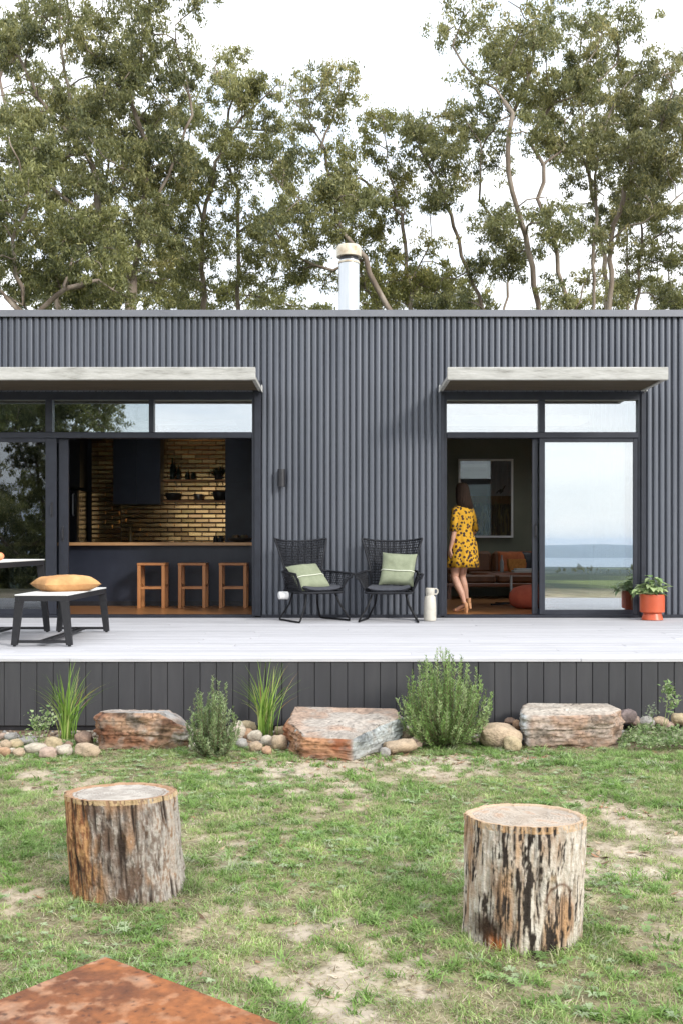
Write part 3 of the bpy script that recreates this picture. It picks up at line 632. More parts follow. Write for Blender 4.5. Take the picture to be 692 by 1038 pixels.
e1 = Vector((.91, -.05, -.41)).normalized(); t_ = R(54); e2 = (Vector((.41, 0, .91))*math.cos(t_) + Vector((0, 1, 0))*math.sin(t_)); e2 = (e2-e1*e2.dot(e1)).normalized()
xa, ya = (e1+e2)/2**.5, (e2-e1)/2**.5; za = xa.cross(ya); mm_ = Matrix((xa, ya, za)).transposed().to_4x4(); mm_.translation = Vector(P(312.5, 585, 12.2)); cu1.matrix_world = mm_
m_mil = noisemat('white_towel', [(.3, (.66, .66, .65)), (.7, (.78, .78, .77))], 30, .95, 0, .5, bscale=200)
rl = MB(); a0 = P(282.5, 603.5, 12.1); a1 = P(292, 603.5, 12.14); a0 = Vector(a0); a1 = Vector(a1)
rl.tube([a0, a0+(a1-a0)*.05, a1-(a1-a0)*.05, a1], [.04, .048, .048, .042], 20); o = rl.build('rolled_towel', m_mil, None, 'auto', loc=tuple(a0)); tag(o, 'short white roll tucked outside the arm of the armchair under the wall light', 'towel')
jg = thing('jug', 'cream ceramic jug with a loop handle standing on the deck near the doorway', 'jug', (P(435.3, 0, 12.2)[0], 12.2, DT))
m_cer = noisemat('cream_ceramic', [(.3, (.46, .43, .37)), (.6, (.56, .53, .46)), (.8, (.5, .46, .39))], 18, .6, 0, .15)
b = MB(); b.lathe([(.06, 0), (.071, .006), (.076, .03), (.074, .2), (.066, .29), (.056, .302), (.05, .305), (.05, .32), (.054, .325), (.056, .37), (.054, .395), (.046, .40), (.044, .37), (.01, .36)], 36); b.build('body', m_cer, jg, 'auto', world=False)
b = MB(); b.tube([(.05, 0, .385), (.075, 0, .392), (.093, 0, .375), (.094, 0, .35), (.08, 0, .325), (.05, 0, .325)], .009, 8); b.build('handle', m_cer, jg, 'auto', world=False)

# pot plant
pl = thing('potted_plant', 'leafy pale-green plant in a terracotta-red pot beside the glass door', 'potted plant', (P(660.5, 0, 12.38)[0], 12.38, DT))
m_red = noisemat('red_glaze', [(.3, (.46, .075, .025)), (.7, (.58, .11, .04))], 6, .38, 0, .05)
b = MB(); b.lathe([(.118, 0), (.13, .004), (.112, .07), (.108, .085), (.136, .092), (.148, .1), (.15, .3), (.148, .315), (.138, .315), (.136, .27), (.01, .265)], 44); b.build('pot', m_red, pl, 'auto', world=False)
m_soil = noisemat('soil', [(.3, (.03, .02, .012)), (.7, (.07, .05, .03))], 30, 1, 0, .5)
b = MB(); b.lathe([(.135, .268), (.09, .278), (.01, .282)], 20); b.build('soil', m_soil, pl, 'full', world=False)
r = random.Random(8); V = []; Q = []; C = []; stm = MB()
for i in range(78):
    a = r.uniform(0, 2*PI); rad = r.uniform(.03, .21)*(1.15 if math.cos(a) < 0 else .85); h = .30 + r.uniform(.0, .24)*(1-rad/.42) + (.03 if rad < .1 else 0)
    tip = Vector((rad*math.cos(a), rad*math.sin(a), h)); b0 = Vector((.05*math.cos(a), .05*math.sin(a), .275)); mid = (b0+tip)/2 + Vector((0, 0, .06))
    stm.tube([b0, mid, tip], .0025, 4)
    d = (Vector((math.cos(a), math.sin(a), -.15+r.uniform(-.6, .6))) + Vector((r.uniform(-.4, .4), r.uniform(-.4, .4), 0))).normalized(); sd_ = d.cross(Vector((0, 0, 1))).normalized(); up = sd_.cross(d)
    s_ = r.uniform(.065, .105); pr = [(-.15, .0), (-.22, .2), (0, .42), (.35, .40), (.7, .2), (1, 0)]
    o_ = len(V); k = r.uniform(.7, 1.1); pale = r.random() < .7
    for u_, w_ in pr:
        for sg in (-1, 0, 1): V.append(tip + d*(u_*s_) + sd_*(sg*w_*s_*1.05) + up*(abs(sg)*w_*s_*.35 - u_*u_*s_*.25)); C.append((.38*k, .50*k, .22*k) if (pale and sg) else ((.50*k, .60*k, .30*k) if pale else ((.18*k, .32*k, .1*k) if sg else (.32*k, .45*k, .2*k))))
    for j in range(5):
        for q in range(2): Q.append((o_+j*3+q, o_+j*3+q+1, o_+j*3+q+4, o_+j*3+q+3))
npmesh('leaves', [tuple(v) for v in V], Q, attrmat('pot_leaf', .4, .25, .5), pl, np.array(C), smooth=True)
stm.build('stems', flat('green_stem', (.12, .2, .06), .6), pl, world=False)

# bench and table with trapezoid steel frames
m_powder = noisemat('black_powder_coat', [(.3, (.009, .009, .011)), (.7, (.016, .016, .019))], 40, .5, 0, .1)
m_top = noisemat('pale_table_top', [(.3, (.60, .60, .57)), (.7, (.68, .68, .66))], 7, .6, 0, .05)
def trestle(name, lab, cat, x0, x1, y0, y1, h, splay):
    cx, cy = (x0+x1)/2, (y0+y1)/2; t = thing(name, lab, cat, (cx, cy, DT)); W2, L2 = (x1-x0)/2, (y1-y0)/2; tw = W2 - splay
    b = MB(); b.box(-tw, tw, -L2, L2, h-.012, h, bev=.002); b.build('table_top' if cat == 'table' else 'seat', m_top, t, world=False)
    b = MB(); 
    for sx in (-1, 1): b.box(min(sx*(tw-.035), sx*(tw-.002)), max(sx*(tw-.035), sx*(tw-.002)), -L2+.002, L2-.002, h-.062, h-.0135)
    for sy in (-1, 1): b.box(-tw+.036, tw-.036, min(sy*(L2-.04), sy*(L2-.002)), max(sy*(L2-.04), sy*(L2-.002)), h-.061, h-.014)
    b.build('top_frame', m_powder, t, world=False)
    for sy in (-1, 1):
        for sx in (-1, 1):
            b = MB(); yy = sy*(L2-.022); lw = .075
            b.rings([[(sx*(tw-a), yy+q, h-.063) for a, q in ((0, -.02), (lw, -.02), (lw, .02), (0, .02))], [(sx*(W2-a), yy+q, .012) for a, q in ((0, -.02), (lw*.75, -.02), (lw*.75, .02), (0, .02))]])
            b.box(sx*(W2-.028)-.012, sx*(W2-.028)+.012, yy-.012, yy+.012, 0, .0115); b.build('leg', m_powder, t, world=False)
        b = MB(); b.box(-W2+.06, W2-.06, yy-.014, yy+.014, .03, .055); b.build('crossbar', m_powder, t, world=False)
    b = MB(); b.box(-.03, .03, -L2+.038, L2-.038, .028, .054); b.build('stretcher', m_powder, t, world=False)
    return t
trestle('bench', 'black steel-framed bench with a pale top carrying the tan cushion', 'bench', -3.02, -2.46, 9.20, 10.70, .475, .035)
trestle('outdoor_table', 'black steel-framed table with a pale top behind the bench, carrying a peach', 'table', -3.95, -3.09, 8.9, 10.70, .775, .06)
cs = pillow('bench_cushion', noisemat('tan_suede', [(.3, (.40, .19, .07)), (.55, (.52, .28, .11)), (.75, (.60, .37, .18))], 7, .85, 0, .3), .56, .5, .17, seed=9, n=30)
cs.location = (-2.725, 9.95, DT+.475+.068); cs.rotation_euler = (0, 0, R(34)); tag(cs, 'plump tan cushion lying flat on the black-framed bench', 'cushion')
V, Fc = ico(3); d = V.copy(); d[:, 2] *= .9; d[:, 2] -= .12*np.exp(-(V[:, 0]**2+V[:, 1]**2)/.05)*(V[:, 2] > 0)
o = npmesh('peach', d*.045, Fc, noisemat('peach_skin', [(.3, (.6, .12, .06)), (.7, (.75, .36, .16))], 9, .6), smooth=True, loc=(-3.36, 9.9, DT+.775+.04)); tag(o, 'reddish peach on the pale table top behind the bench', 'peach')

# ================================================================ THE WOMAN
WXo, WYo = P(471, 0, 13.45)[0], 13.45
wo = thing('person', 'woman with long dark hair in a yellow floral dress, standing inside the open doorway', 'person', (WXo, WYo, FZ))
body = MB()
def ell(c, rx, ry, rz, n=20):
    rows = []
    for i in range(1, n):
        a = PI*i/n; rows.append([(c[0]+rx*math.sin(a)*math.cos(2*PI*k/n), c[1]+ry*math.sin(a)*math.sin(2*PI*k/n), c[2]-rz*math.cos(a)) for k in range(n)])
    body.rings(rows)
def limb(pts, rs):
    P_ = [Vector(p) for p in pts]; out = []; rr_ = []
    for i in range(len(P_)-1):
        for k in range(5): f = k/5; out.append(P_[i].lerp(P_[i+1], f)); rr_.append(rs[i]+(rs[i+1]-rs[i])*f)
    out.append(P_[-1]); rr_.append(rs[-1])
    d0 = (out[0]-out[1]).normalized(); d1 = (out[-1]-out[-2]).normalized()
    out = [out[0]+d0*rr_[0]*.9, out[0]+d0*rr_[0]*.5] + out + [out[-1]+d1*rr_[-1]*.5, out[-1]+d1*rr_[-1]*.9]; rr_ = [rr_[0]*.35, rr_[0]*.82] + rr_ + [rr_[-1]*.82, rr_[-1]*.35]
    body.tube(out, rr_, 14)
fd = Vector((-.5, .866, 0)); sd2 = Vector((-.866, -.5, 0))   # facing direction, her left
def B(f, l, z): v = fd*f + sd2*l; return (v.x-.035, v.y, z)   # forward, left, up
# torso
def tring(f, z, rf, rl): return [tuple(Vector(B(f, 0, z)) + fd*(rf*math.cos(a)) + sd2*(rl*math.sin(a))) for a in [2*PI*k/20 for k in range(20)]]
body.rings([tring(.0, .80, .06, .09), tring(-.01, .84, .095, .15), tring(-.015, .9, .11, .172), tring(.0, 1.0, .09, .145), tring(.01, 1.1, .078, .122), tring(.012, 1.2, .088, .135), tring(.01, 1.3, .095, .15), tring(0, 1.37, .08, .15), tring(-.005, 1.41, .06, .10), tring(-.005, 1.43, .045, .06)])
limb([B(-.005, 0, 1.40), B(.01, 0, 1.50)], [.052, .047])
# head looking ahead and slightly to her right
hc = Vector(B(.03, -.005, 1.605)); hf = Vector((-.30, .954, 0)); hl = Vector((-.954, -.30, 0))
def H(f, l, z): v = hc + hf*f + hl*l; return (v.x, v.y, v.z+z)
body.rings([[tuple(Vector(H(cf, 0, z)) + hf*(rf*math.cos(a)) + hl*(rl*math.sin(a))) for a in [2*PI*k/24 for k in range(24)]] for cf, z, rf, rl in
    ((.045, -.115, .02, .018), (.04, -.105, .045, .038), (.025, -.08, .07, .055), (.01, -.04, .085, .066), (0, 0, .093, .073), (-.003, .04, .095, .075), (-.005, .07, .087, .068), (-.006, .095, .065, .052), (-.006, .11, .03, .025))])
body.rings([[H(.085+q*.0, s_*w_, z) for s_, q in ((-1, 0), (1, 0))] + [H(.085+d_, 0, z)] for z, w_, d_ in ((.02, .007, .006), (-.01, .01, .018), (-.028, .014, .026), (-.036, .012, .008))])
for z, d_, rr2 in ((-.055, .088, .0075), (-.066, .084, .0085)): limb([H(d_-.008, -.018, z), H(d_, 0, z), H(d_-.008, .018, z)], [rr2*.6, rr2, rr2*.6])
for s_ in (-1, 1): limb([H(-.005, s_*.073, -.022), H(-.012, s_*.082, .0), H(-.014, s_*.08, .02)], [.008, .012, .009])
for s_ in (-1, 1): limb([H(.088, s_*.018, .018), H(.08, s_*.045, .016)], [.006, .005])
# arms
def hand(wr, d, up, sgn):
    wr = Vector(wr); d = Vector(d).normalized(); up = Vector(up); up = (up - d*up.dot(d)).normalized(); sw = d.cross(up)*sgn
    rows = []
    for f, ww, tt in ((0, .024, .018), (.02, .028, .017), (.045, .036, .015), (.075, .039, .013), (.09, .036, .011)):
        rows.append([tuple(wr + d*f + sw*ww*math.cos(a) + up*tt*math.sin(a)) for a in [2*PI*k/12 for k in range(12)]])
    body.rings(rows)
    for k, (off, ln) in enumerate(((-.028, .066), (-.0095, .076), (.0095, .071), (.027, .055))):
        p = wr + d*.082 + sw*off; q1 = p + d*ln*.42 + up*-.006 ; q2 = q1 + d*ln*.32 + up*-.014; q3 = q2 + d*ln*.22 + up*-.018
        limb([p, q1, q2, q3], [.0088, .0082, .0075, .0065])
    p = wr + d*.03 - sw*.024; q1 = p - sw*.02 + d*.03 - up*.006; q2 = q1 + d*.03 - sw*.004 - up*.008; limb([p, q1, q2], [.0115, .0095, .0078])
limb([(-.135, -.10, 1.355), (-.158, -.14, 1.24), (-.165, -.16, 1.09), (-.185, -.155, .98), (-.215, -.12, .845)], [.048, .043, .036, .034, .023])
hand((-.215, -.12, .845), (-.1, .18, -1), sd2, 1)
limb([(.085, .13, 1.355), (.13, .17, 1.22), (.15, .22, 1.08), (.10, .30, 1.03), (.03, .38, 1.00)], [.048, .043, .036, .033, .023])
hand((.03, .38, 1.00), (-.7, .7, -.1), (0, 0, 1), -1)
# legs: weight on her left foot, right foot trailing
limb([(-.105, -.045, .86), (-.135, -.04, .66), (-.145, -.02, .47), (-.105, -.055, .36), (-.06, -.085, .26), (-.025, -.10, .135)], [.088, .074, .050, .053, .043, .027])
limb([(.01, .055, .86), (-.015, .09, .66), (-.03, .12, .47), (-.005, .115, .36), (.015, .125, .28), (.035, .14, .175)], [.088, .072, .049, .052, .042, .027])
def foot(ank, heel, ball, toe):
    limb([ank, heel], [.027, .026]); limb([heel, tuple((Vector(heel)+Vector(ball))/2+Vector((0, 0, .012))), ball, toe], [.024, .027, .032, .02])
f1 = ((-.025, -.10, .135), (-.005, -.118, .098), (-.115, -.02, .03), (-.155, .015, .025)); f2 = ((.035, .14, .175), (.062, .115, .155), (-.01, .215, .05), (-.035, .25, .03))
foot(*f1); foot(*f2)
tmp = body.build('person_body', flat('skin', (.50, .28, .19), .5), None, False, world=False)
md = tmp.modifiers.new('r', 'REMESH'); md.mode = 'VOXEL'; md.voxel_size = .0065; md2 = tmp.modifiers.new('s', 'SMOOTH'); md2.iterations = 3; md2.factor = .4
dg = bpy.context.evaluated_depsgraph_get(); me = bpy.data.meshes.new_from_object(tmp.evaluated_get(dg)); me.shade_smooth()
m_skin, nt_, b_ = M('skin_tone'); b_.inputs['Base Color'].default_value = (.52, .29, .2, 1); b_.inputs['Roughness'].default_value = .5; b_.inputs['Subsurface Weight'].default_value = .08; b_.inputs['Subsurface Radius'].default_value = (.02, .008, .004)
me.materials.clear(); me.materials.append(m_skin); bo = bpy.data.objects.new('body', me); COL.objects.link(bo); bo.parent = wo; bpy.data.objects.remove(tmp)
for s_ in (-1, 1):
    V, Fc = ico(2); npmesh('eye', V*np.array([.011, .011, .009]) + np.array(H(.079, s_*.031, 0)), Fc, [flat('eye_white', (.6, .6, .58), .2)], wo, smooth=True)
    V, Fc = ico(2); npmesh('iris', V*.0055 + np.array(H(.0865, s_*.031, 0)), Fc, [flat('iris_brown', (.04, .02, .01), .2)], wo, smooth=True)
# dress
m_dress, nt_, b_ = M('floral_dress'); Ln = nt_.links; b_.inputs['Roughness'].default_value = .85
tc_ = N(nt_, 'ShaderNodeTexCoord'); nn = N(nt_, 'ShaderNodeTexNoise'); nn.inputs['Scale'].default_value = 30; nn.inputs['Detail'].default_value = 2
Ln.new(tc_.outputs['Object'], nn.inputs['Vector']); vm = N(nt_, 'ShaderNodeVectorMath', operation='MULTIPLY_ADD'); vm.inputs[1].default_value = (.018,)*3; Ln.new(nn.outputs['Color'], vm.inputs[0]); Ln.new(tc_.outputs['Object'], vm.inputs[2])
vo = N(nt_, 'ShaderNodeTexVoronoi'); vo.inputs['Scale'].default_value = 23; Ln.new(vm.outputs[0], vo.inputs['Vector'])
cr = N(nt_, 'ShaderNodeValToRGB'); cr.color_ramp.interpolation = 'CONSTANT'; e = cr.color_ramp.elements; e[0].color = (.16, .02, .015, 1); e[1].position = .16; e[1].color = (.022, .014, .012, 1); e2 = e.new(.43); e2.color = (.54, .285, .012, 1)
Ln.new(vo.outputs['Distance'], cr.inputs[0]); Ln.new(cr.outputs[0], b_.inputs['Base Color'])
def dring(cf, cl, z, rf, rl, folds=0, n=72):
    out = []
    for k in range(n):
        a = 2*PI*k/n; w_ = 1 + folds*(math.sin(a*9+z*2)*.6+math.sin(a*14+1)*.4)
        out.append(tuple(Vector(B(cf, cl, z)) + fd*(rf*w_*math.cos(a)) + sd2*(rl*w_*math.sin(a))))
    return out
dr = MB(); dr.rings([dring(0, 0, 1.425, .066, .085), dring(0, 0, 1.415, .075, .12), dring(0, 0, 1.385, .098, .168), dring(.003, 0, 1.33, .112, .172, .01), dring(.008, 0, 1.24, .112, .158, .02), dring(.005, 0, 1.12, .10, .136, .03), dring(0, 0, 1.03, .115, .16, .035),
    dring(-.008, 0, .93, .142, .197, .04), dring(-.01, .0, .82, .158, .208, .05), dring(-.005, .0, .7, .172, .217, .065), dring(0, .0, .60, .187, .228, .075), dring(0, 0, .602, .182, .223, .075), dring(-.005, 0, .72, .165, .21, .06)], cap=False)
def sleeve(pts, rs):
    P_ = [Vector(p) for p in pts]; dr.tube(P_, rs, 24, cap=False)
sleeve([(-.09, -.07, 1.37), (-.138, -.105, 1.35), (-.160, -.142, 1.23), (-.168, -.16, 1.08), (-.166, -.158, 1.09)], [.05, .054, .052, .057, .052])
sleeve([(.05, .10, 1.37), (.088, .135, 1.35), (.132, .172, 1.22), (.152, .22, 1.09), (.15, .215, 1.1)], [.05, .054, .052, .057, .052])
dr.build('dress', m_dress, wo, 'full', world=False)
# hair
m_hair = noisemat('dark_hair', [(.3, (.010, .006, .004)), (.7, (.038, .021, .013))], 14, .7, 0, .9, (6, 6, .5), bscale=30, spec=.15)
ha = MB(); n = 96
def hring(cf, cl, z, rf, rl, amp):
    return [tuple(Vector(H(cf, cl, z)) + hf*((rf*(1+amp*math.sin(k*1.9+z*9)+amp*.6*math.sin(k*.7+z*21)))*math.cos(2*PI*k/n)) + hl*((rl*(1+amp*math.sin(k*1.9+z*9)+amp*.5*math.sin(k*.9)))*math.sin(2*PI*k/n))) for k in range(n)]
ha.rings([hring(-.02, 0, .128, .012, .012, 0), hring(-.02, 0, .122, .055, .045, .01), hring(-.022, 0, .10, .083, .07, .015), hring(-.026, 0, .06, .099, .085, .02), hring(-.034, 0, .0, .096, .092, .03), hring(-.046, 0, -.06, .088, .098, .04), hring(-.062, -.01, -.13, .076, .108, .06), hring(-.072, -.02, -.18, .060, .104, .1), hring(-.078, -.025, -.225, .044, .088, .13), hring(-.082, -.03, -.255, .025, .06, .14), hring(-.084, -.03, -.27, .01, .03, .1)])
ha.build('hair', m_hair, wo, 'full', world=False)
# sandals
m_tan = noisemat('tan_leather', [(.3, (.42, .2, .09)), (.7, (.56, .3, .15))], 12, .4)
for (an, he, ba, to), gz in ((f1, 0), (f2, 0)):
    he, ba, to, an = Vector(he), Vector(ba), Vector(to), Vector(an); d = (ba-he); d.z = 0; d.normalize(); sw = Vector((-d.y, d.x, 0)); b = MB(); rows = []
    for p, w_, z in ((he-d*.022, .014, he.z-.028), (he, .026, he.z-.03), ((he+ba)/2, .026, (he.z+ba.z)/2-.03), (ba, .037, ba.z-.030), (to+d*.01, .026, max(to.z-.024, .004)), (to+d*.028, .010, max(to.z-.022, .004))):
        c = Vector((p.x, p.y, 0)); rows.append([tuple(c+sw*w_+Vector((0, 0, z))), tuple(c-sw*w_+Vector((0, 0, z))), tuple(c-sw*w_+Vector((0, 0, max(z-.012, 0)))), tuple(c+sw*w_+Vector((0, 0, max(z-.012, 0))))])
    b.rings(rows)
    hb = he.z-.038; off = Vector((0, 0, 0)) if he.z < .12 else Vector((.012, -.02, 0)); z0_ = 0 if he.z < .12 else he.z-.038-.075
    b.rings([[tuple(Vector((he.x, he.y, 0))+(off if z == z0_ else Vector((0,0,0)))+d*i*r_+sw*j*r_+Vector((0, 0, z))) for i, j in ((-1,-1),(1,-1),(1,1),(-1,1))] for r_, z in ((.017, z0_), (.023, hb))])
    for c, rr3, tilt in ((ba+Vector((0, 0, -.002)), .037, 0), (an+Vector((0, 0, -.0)), .031, 1)):
        ring = []
        for k in range(21):
            a = 2*PI*k/20 if tilt else PI*k/20
            ring.append(c + (sw*rr3*math.cos(a) + (d*rr3*math.sin(a) if tilt else Vector((0, 0, rr3*.95*math.sin(a)-.006)))))
        b.tube(ring, .0065, 6)
    # heel counter
    b.rings([[tuple(he + d*(-.03*math.cos(a)) + sw*(.029*math.sin(a)) + Vector((0, 0, z))) for a in np.linspace(-1.5, 1.5, 9)] for z in (-.028, .03)], cap=False, close=False)
    b.build('sandal', m_tan, wo, 'auto', world=False)
# ================================================================ GROUND, SEA, HILLS
def dirt(x, y):
    x = np.asarray(x, float); y = np.asarray(y, float); z = np.zeros_like(x)
    n = fbm(np.stack([x*1.3, y*1.3, z], -1), 5, 21); n2 = fbm(np.stack([x*7, y*7, z], -1), 3, 31); n3 = fbm(np.stack([x*.45+3, y*.6, z], -1), 2, 41)
    n4 = fbm(np.stack([x*18, y*18, z], -1), 2, 33); m = (n*.52 + n2*.40 + n3*.10 + n4*.18 - .602)*7.5
    for px, py, rx, ry, a in ((262, 880, .28, .22, 1.1), (318, 1012, .10, .12, 1.2), (345, 1000, .06, .2, .7), (12, 907, .2, .12, 1.9), (462, 877, .16, .12, .9), (530, 990, .14, .1, 1.0), (180, 980, .15, .12, .6), (410, 985, .18, .12, .7), (560, 1003, .2, .06, .9), (670, 950, .2, .15, .6),
                              (300, 778, .7, .16, 1.3), (470, 770, .6, .16, 1.7), (240, 780, .35, .12, 1.0), (420, 768, .5, .12, 1.0), (600, 905, .2, .1, .5), (300, 930, .25, .15, .5)):
        Y = GY(py); X = (px-CX)*Y/F; m = m + a*np.exp(-((x-X)/rx)**2 - ((y-Y)/ry)**2)
    for px, py, rx, ry, a in ((60, 850, .5, .5, 1.1), (60, 960, .3, .3, .9), (620, 800, .9, .35, .9), (110, 775, .9, .22, 1.3), (640, 760, .5, .3, 1.4), (230, 1000, .3, .3, .3), (480, 960, .2, .2, .5), (400, 815, .7, .3, .5)):
        Y = GY(py); X = (px-CX)*Y/F; m = m - a*np.exp(-((x-X)/rx)**2 - ((y-Y)/ry)**2)
    bed = 1/(1+np.exp(-(y - (7.75+.15*np.sin(x*2.1)))/.06))          # mulch bed along the deck
    return np.clip(m, 0, 1)*(1-bed) + bed, bed
def height(x, y):
    x = np.asarray(x, float); y = np.asarray(y, float); z = np.zeros_like(x)
    near = (fbm(np.stack([x*.9, y*.9, z], -1), 4, 51)-.5)*.05 * np.clip((8.6-y)/1, 0, 1)*np.clip((y+4)/3, 0, 1)
    d = np.clip(-y-9, 0, None); D = d + 34
    fall = np.where(d > 0, -(d*.024) - 200*0, 0) - 1.1*(1-np.exp(-d/10))
    roll = (fbm(np.stack([x/420+9, y/600, z], -1), 4, 61)-.62)*np.minimum(d*.022, 26)
    far = fall + roll
    return near + np.where(y > 0, 0, far)
def axis(a, b, s, lo, hi, g=1.22):
    v = list(np.arange(a, b+s/2, s)); st = s
    while v[-1] < hi: st *= g; v.append(v[-1]+st)
    st = s
    while v[0] > lo: st *= g; v.insert(0, v[0]-st)
    return np.array(v)
ax = axis(-4.8, 4.8, .035, -9000, 9000, 1.18); ay = axis(1.2, 8.5, .035, -8200, 2500, 1.12)
gx, gy = np.meshgrid(ax, ay); gz = height(gx, gy); dm, bed = dirt(gx, gy)
zz = np.zeros_like(gx); c1 = fbm(np.stack([gx*9, gy*9, zz], -1), 4, 71)[..., None]; c2 = fbm(np.stack([gx*1.7, gy*1.7, zz], -1), 3, 72)[..., None]; c3 = fbm(np.stack([gx*60, gy*60, zz], -1), 2, 73)[..., None]
dirtc = np.array([.44, .37, .285])*(.72+.56*c1) + np.array([.12, .12, .115])*(c2-.5)*2; dirtc = np.clip(dirtc*(.82+.36*c3), .03, .62)
thatch = np.array([.27, .235, .145])*(.2+1.4*c1)*(.45+1.1*c3); mulch = np.array([.19, .125, .085])*(.4+.9*c1)*(.6+.8*c3)
col = dirtc*dm[..., None] + thatch*(1-dm[..., None]); col = col*(1-bed[..., None]*.8) + mulch*bed[..., None]*.8
big = fbm(np.stack([gx/60, gy/90, zz], -1), 5, 81)[..., None]; bigf = fbm(np.stack([gx/14, gy/20, zz], -1), 4, 83)[..., None]
big2 = fbm(np.stack([gx/220, gy/500, zz], -1), 4, 85)[..., None]; landc = np.where((big > .52) | (big2 > .54), np.array([.02, .036, .02]), np.array([.12, .15, .05])*(.6+.8*bigf)); far_ = np.clip((-gy-4)/6, 0, 1)[..., None]; col = col*(1-far_) + landc*far_
back_ = np.clip((gy-18)/2, 0, 1)[..., None]; col = col*(1-back_) + np.array([.06, .07, .03])*back_
i = (np.arange(len(ay)-1)[:, None]*len(ax) + np.arange(len(ax)-1)[None]); Q = np.stack([i, i+1, i+len(ax)+1, i+len(ax)], -1).reshape(-1, 4)
o = npmesh('ground', np.stack([gx, gy, gz], -1).reshape(-1, 3), Q, attrmat('ground_earth', .95, spec=.15, bump=.6, bscale=45), None, col.reshape(-1, 3), smooth=True); o['kind'] = 'structure'
b = MB(); b.add([(-16000, -24000, -184), (16000, -24000, -184), (16000, -6500, -184), (-16000, -6500, -184)], [(0, 1, 2, 3)])
mw, nt_, b_ = M('sea_water'); b_.inputs['Base Color'].default_value = (.10, .15, .18, 1); b_.inputs['Roughness'].default_value = .28; o = b.build('water', mw); o['kind'] = 'structure'
xs = np.linspace(-15000, 15000, 220); ys = np.linspace(0, 1, 14); mx_, my_ = np.meshgrid(xs, ys); hgt = (.45+.75*fbm(np.stack([mx_/3800, my_*0+2, my_*0], -1), 5, 91))*175*np.sin(PI*np.clip(my_, .0, 1))**.8
V = np.stack([mx_, -12200-my_*3500, -190+hgt*(.85+.3*fbm(np.stack([mx_/900, my_*3, my_*0], -1), 3, 92))], -1).reshape(-1, 3)
i = (np.arange(13)[:, None]*220 + np.arange(219)[None]); Q = np.stack([i, i+1, i+221, i+220], -1).reshape(-1, 4)
o = npmesh('mountains', V, Q, noisemat('mountain_cover', [(.3, (.03, .05, .035)), (.7, (.06, .08, .05))], .002, .95, coord='Object'), smooth=True); o['kind'] = 'structure'

# ---------------------------------------------------------------- lawn blades
def blades(name, xy, h, wd, cols, lean, mat, seed, seg=2):
    r = np.random.default_rng(seed); n = len(xy); a = r.uniform(0, 2*PI, n); dx, dy = np.cos(a), np.sin(a); b = r.uniform(0, 2*PI, n); wx, wy = np.cos(b), np.sin(b)
    z = height(xy[:, 0], xy[:, 1]) - .003; base = np.stack([xy[:, 0], xy[:, 1], z], 1); wv = np.stack([wx*wd, wy*wd, 0*wd], 1)/2; d = np.stack([dx, dy, 0*dx], 1)
    l1 = lean*h*.3; l2 = lean*h
    p1 = base + d*l1[:, None]; p1[:, 2] += h*.55*(1-.25*lean); p2 = base + d*l2[:, None]; p2[:, 2] += h*(1-.45*lean)
    V = np.stack([base-wv, base+wv, p1-wv*.8, p1+wv*.8, p2-wv*.12, p2+wv*.12], 1).reshape(-1, 3)
    k = np.arange(n)[:, None]*6; Q = np.concatenate([k+np.array([0, 1, 3, 2]), k+np.array([2, 3, 5, 4])])
    return npmesh(name, V, Q, mat, None, np.repeat(cols, 6, 0))
n = 900000; yy = np.sqrt(rng.uniform(1.5**2, 8.15**2, n)); xx = rng.uniform(-1, 1, n)*(.36*yy+1.7)
dm, bed = dirt(xx, yy); clump = fbm(np.stack([xx*6, yy*6, xx*0], -1), 3, 101); clump2 = fbm(np.stack([xx*16, yy*16, xx*0], -1), 2, 103)
keep = rng.uniform(0, 1, n) < np.clip((1-dm*.96)*(2.5*(clump2-.25)), .02, 1)*(1-bed*.985)
xx, yy, clump, dm = xx[keep], yy[keep], clump[keep], dm[keep]; n = len(xx); xy = np.stack([xx, yy], 1)
h = (.010+.046*np.clip(clump-.22, 0, 1)*1.35)*rng.uniform(.45, 1.3, n)*(1-.4*dm)
for X, Y_, R_ in (((131-CX)*4.52/F, 4.52, .255), ((529-CX)*4.0/F, 4.0, .235)):
    dd = np.hypot(xx-X, yy-Y_); h = h*(1+1.1*np.exp(-((dd-R_-.02)/.045)**2)*(.4+rng.uniform(0, 1, n)))
    
pal = np.array([[.27, .40, .11], [.33, .46, .15], [.40, .51, .21], [.20, .31, .08], [.46, .50, .25], [.54, .50, .32], [.62, .57, .40]])
pr = np.array([.2, .24, .2, .13, .11, .07, .05]); idx = rng.choice(7, n, p=pr); cv = pal[idx]*rng.uniform(.78, 1.2, (n, 1)); tone = fbm(np.stack([xx*1.1, yy*1.1, xx*0], -1), 3, 107)[:, None]; tn2 = fbm(np.stack([xx*9, yy*9, xx*0], -1), 3, 109)[:, None]; cv = cv*(.68+.46*tone)*(.42+1.1*tn2) + np.array([.05, .03, .0])*(tone-.5)
m_grass = attrmat('grass_blade', .55, .32, .35)
o = blades('grass', xy, h, rng.uniform(.0022, .0052, n), cv, rng.uniform(.25, 1.5, n), m_grass, 5); o['kind'] = 'stuff'; tag(o, 'patchy short green lawn grass growing across the yard', 'grass')
ns_ = 260000; sy_ = np.sqrt(rng.uniform(1.6**2, 8.1**2, ns_)); sx_ = rng.uniform(-1, 1, ns_)*(.36*sy_+1.5); dm_, bd_ = dirt(sx_, sy_); kk = (rng.uniform(0, 1, ns_) < .75-.35*dm_) & (bd_ < .6); sx_, sy_ = sx_[kk], sy_[kk]; ns_ = len(sx_)
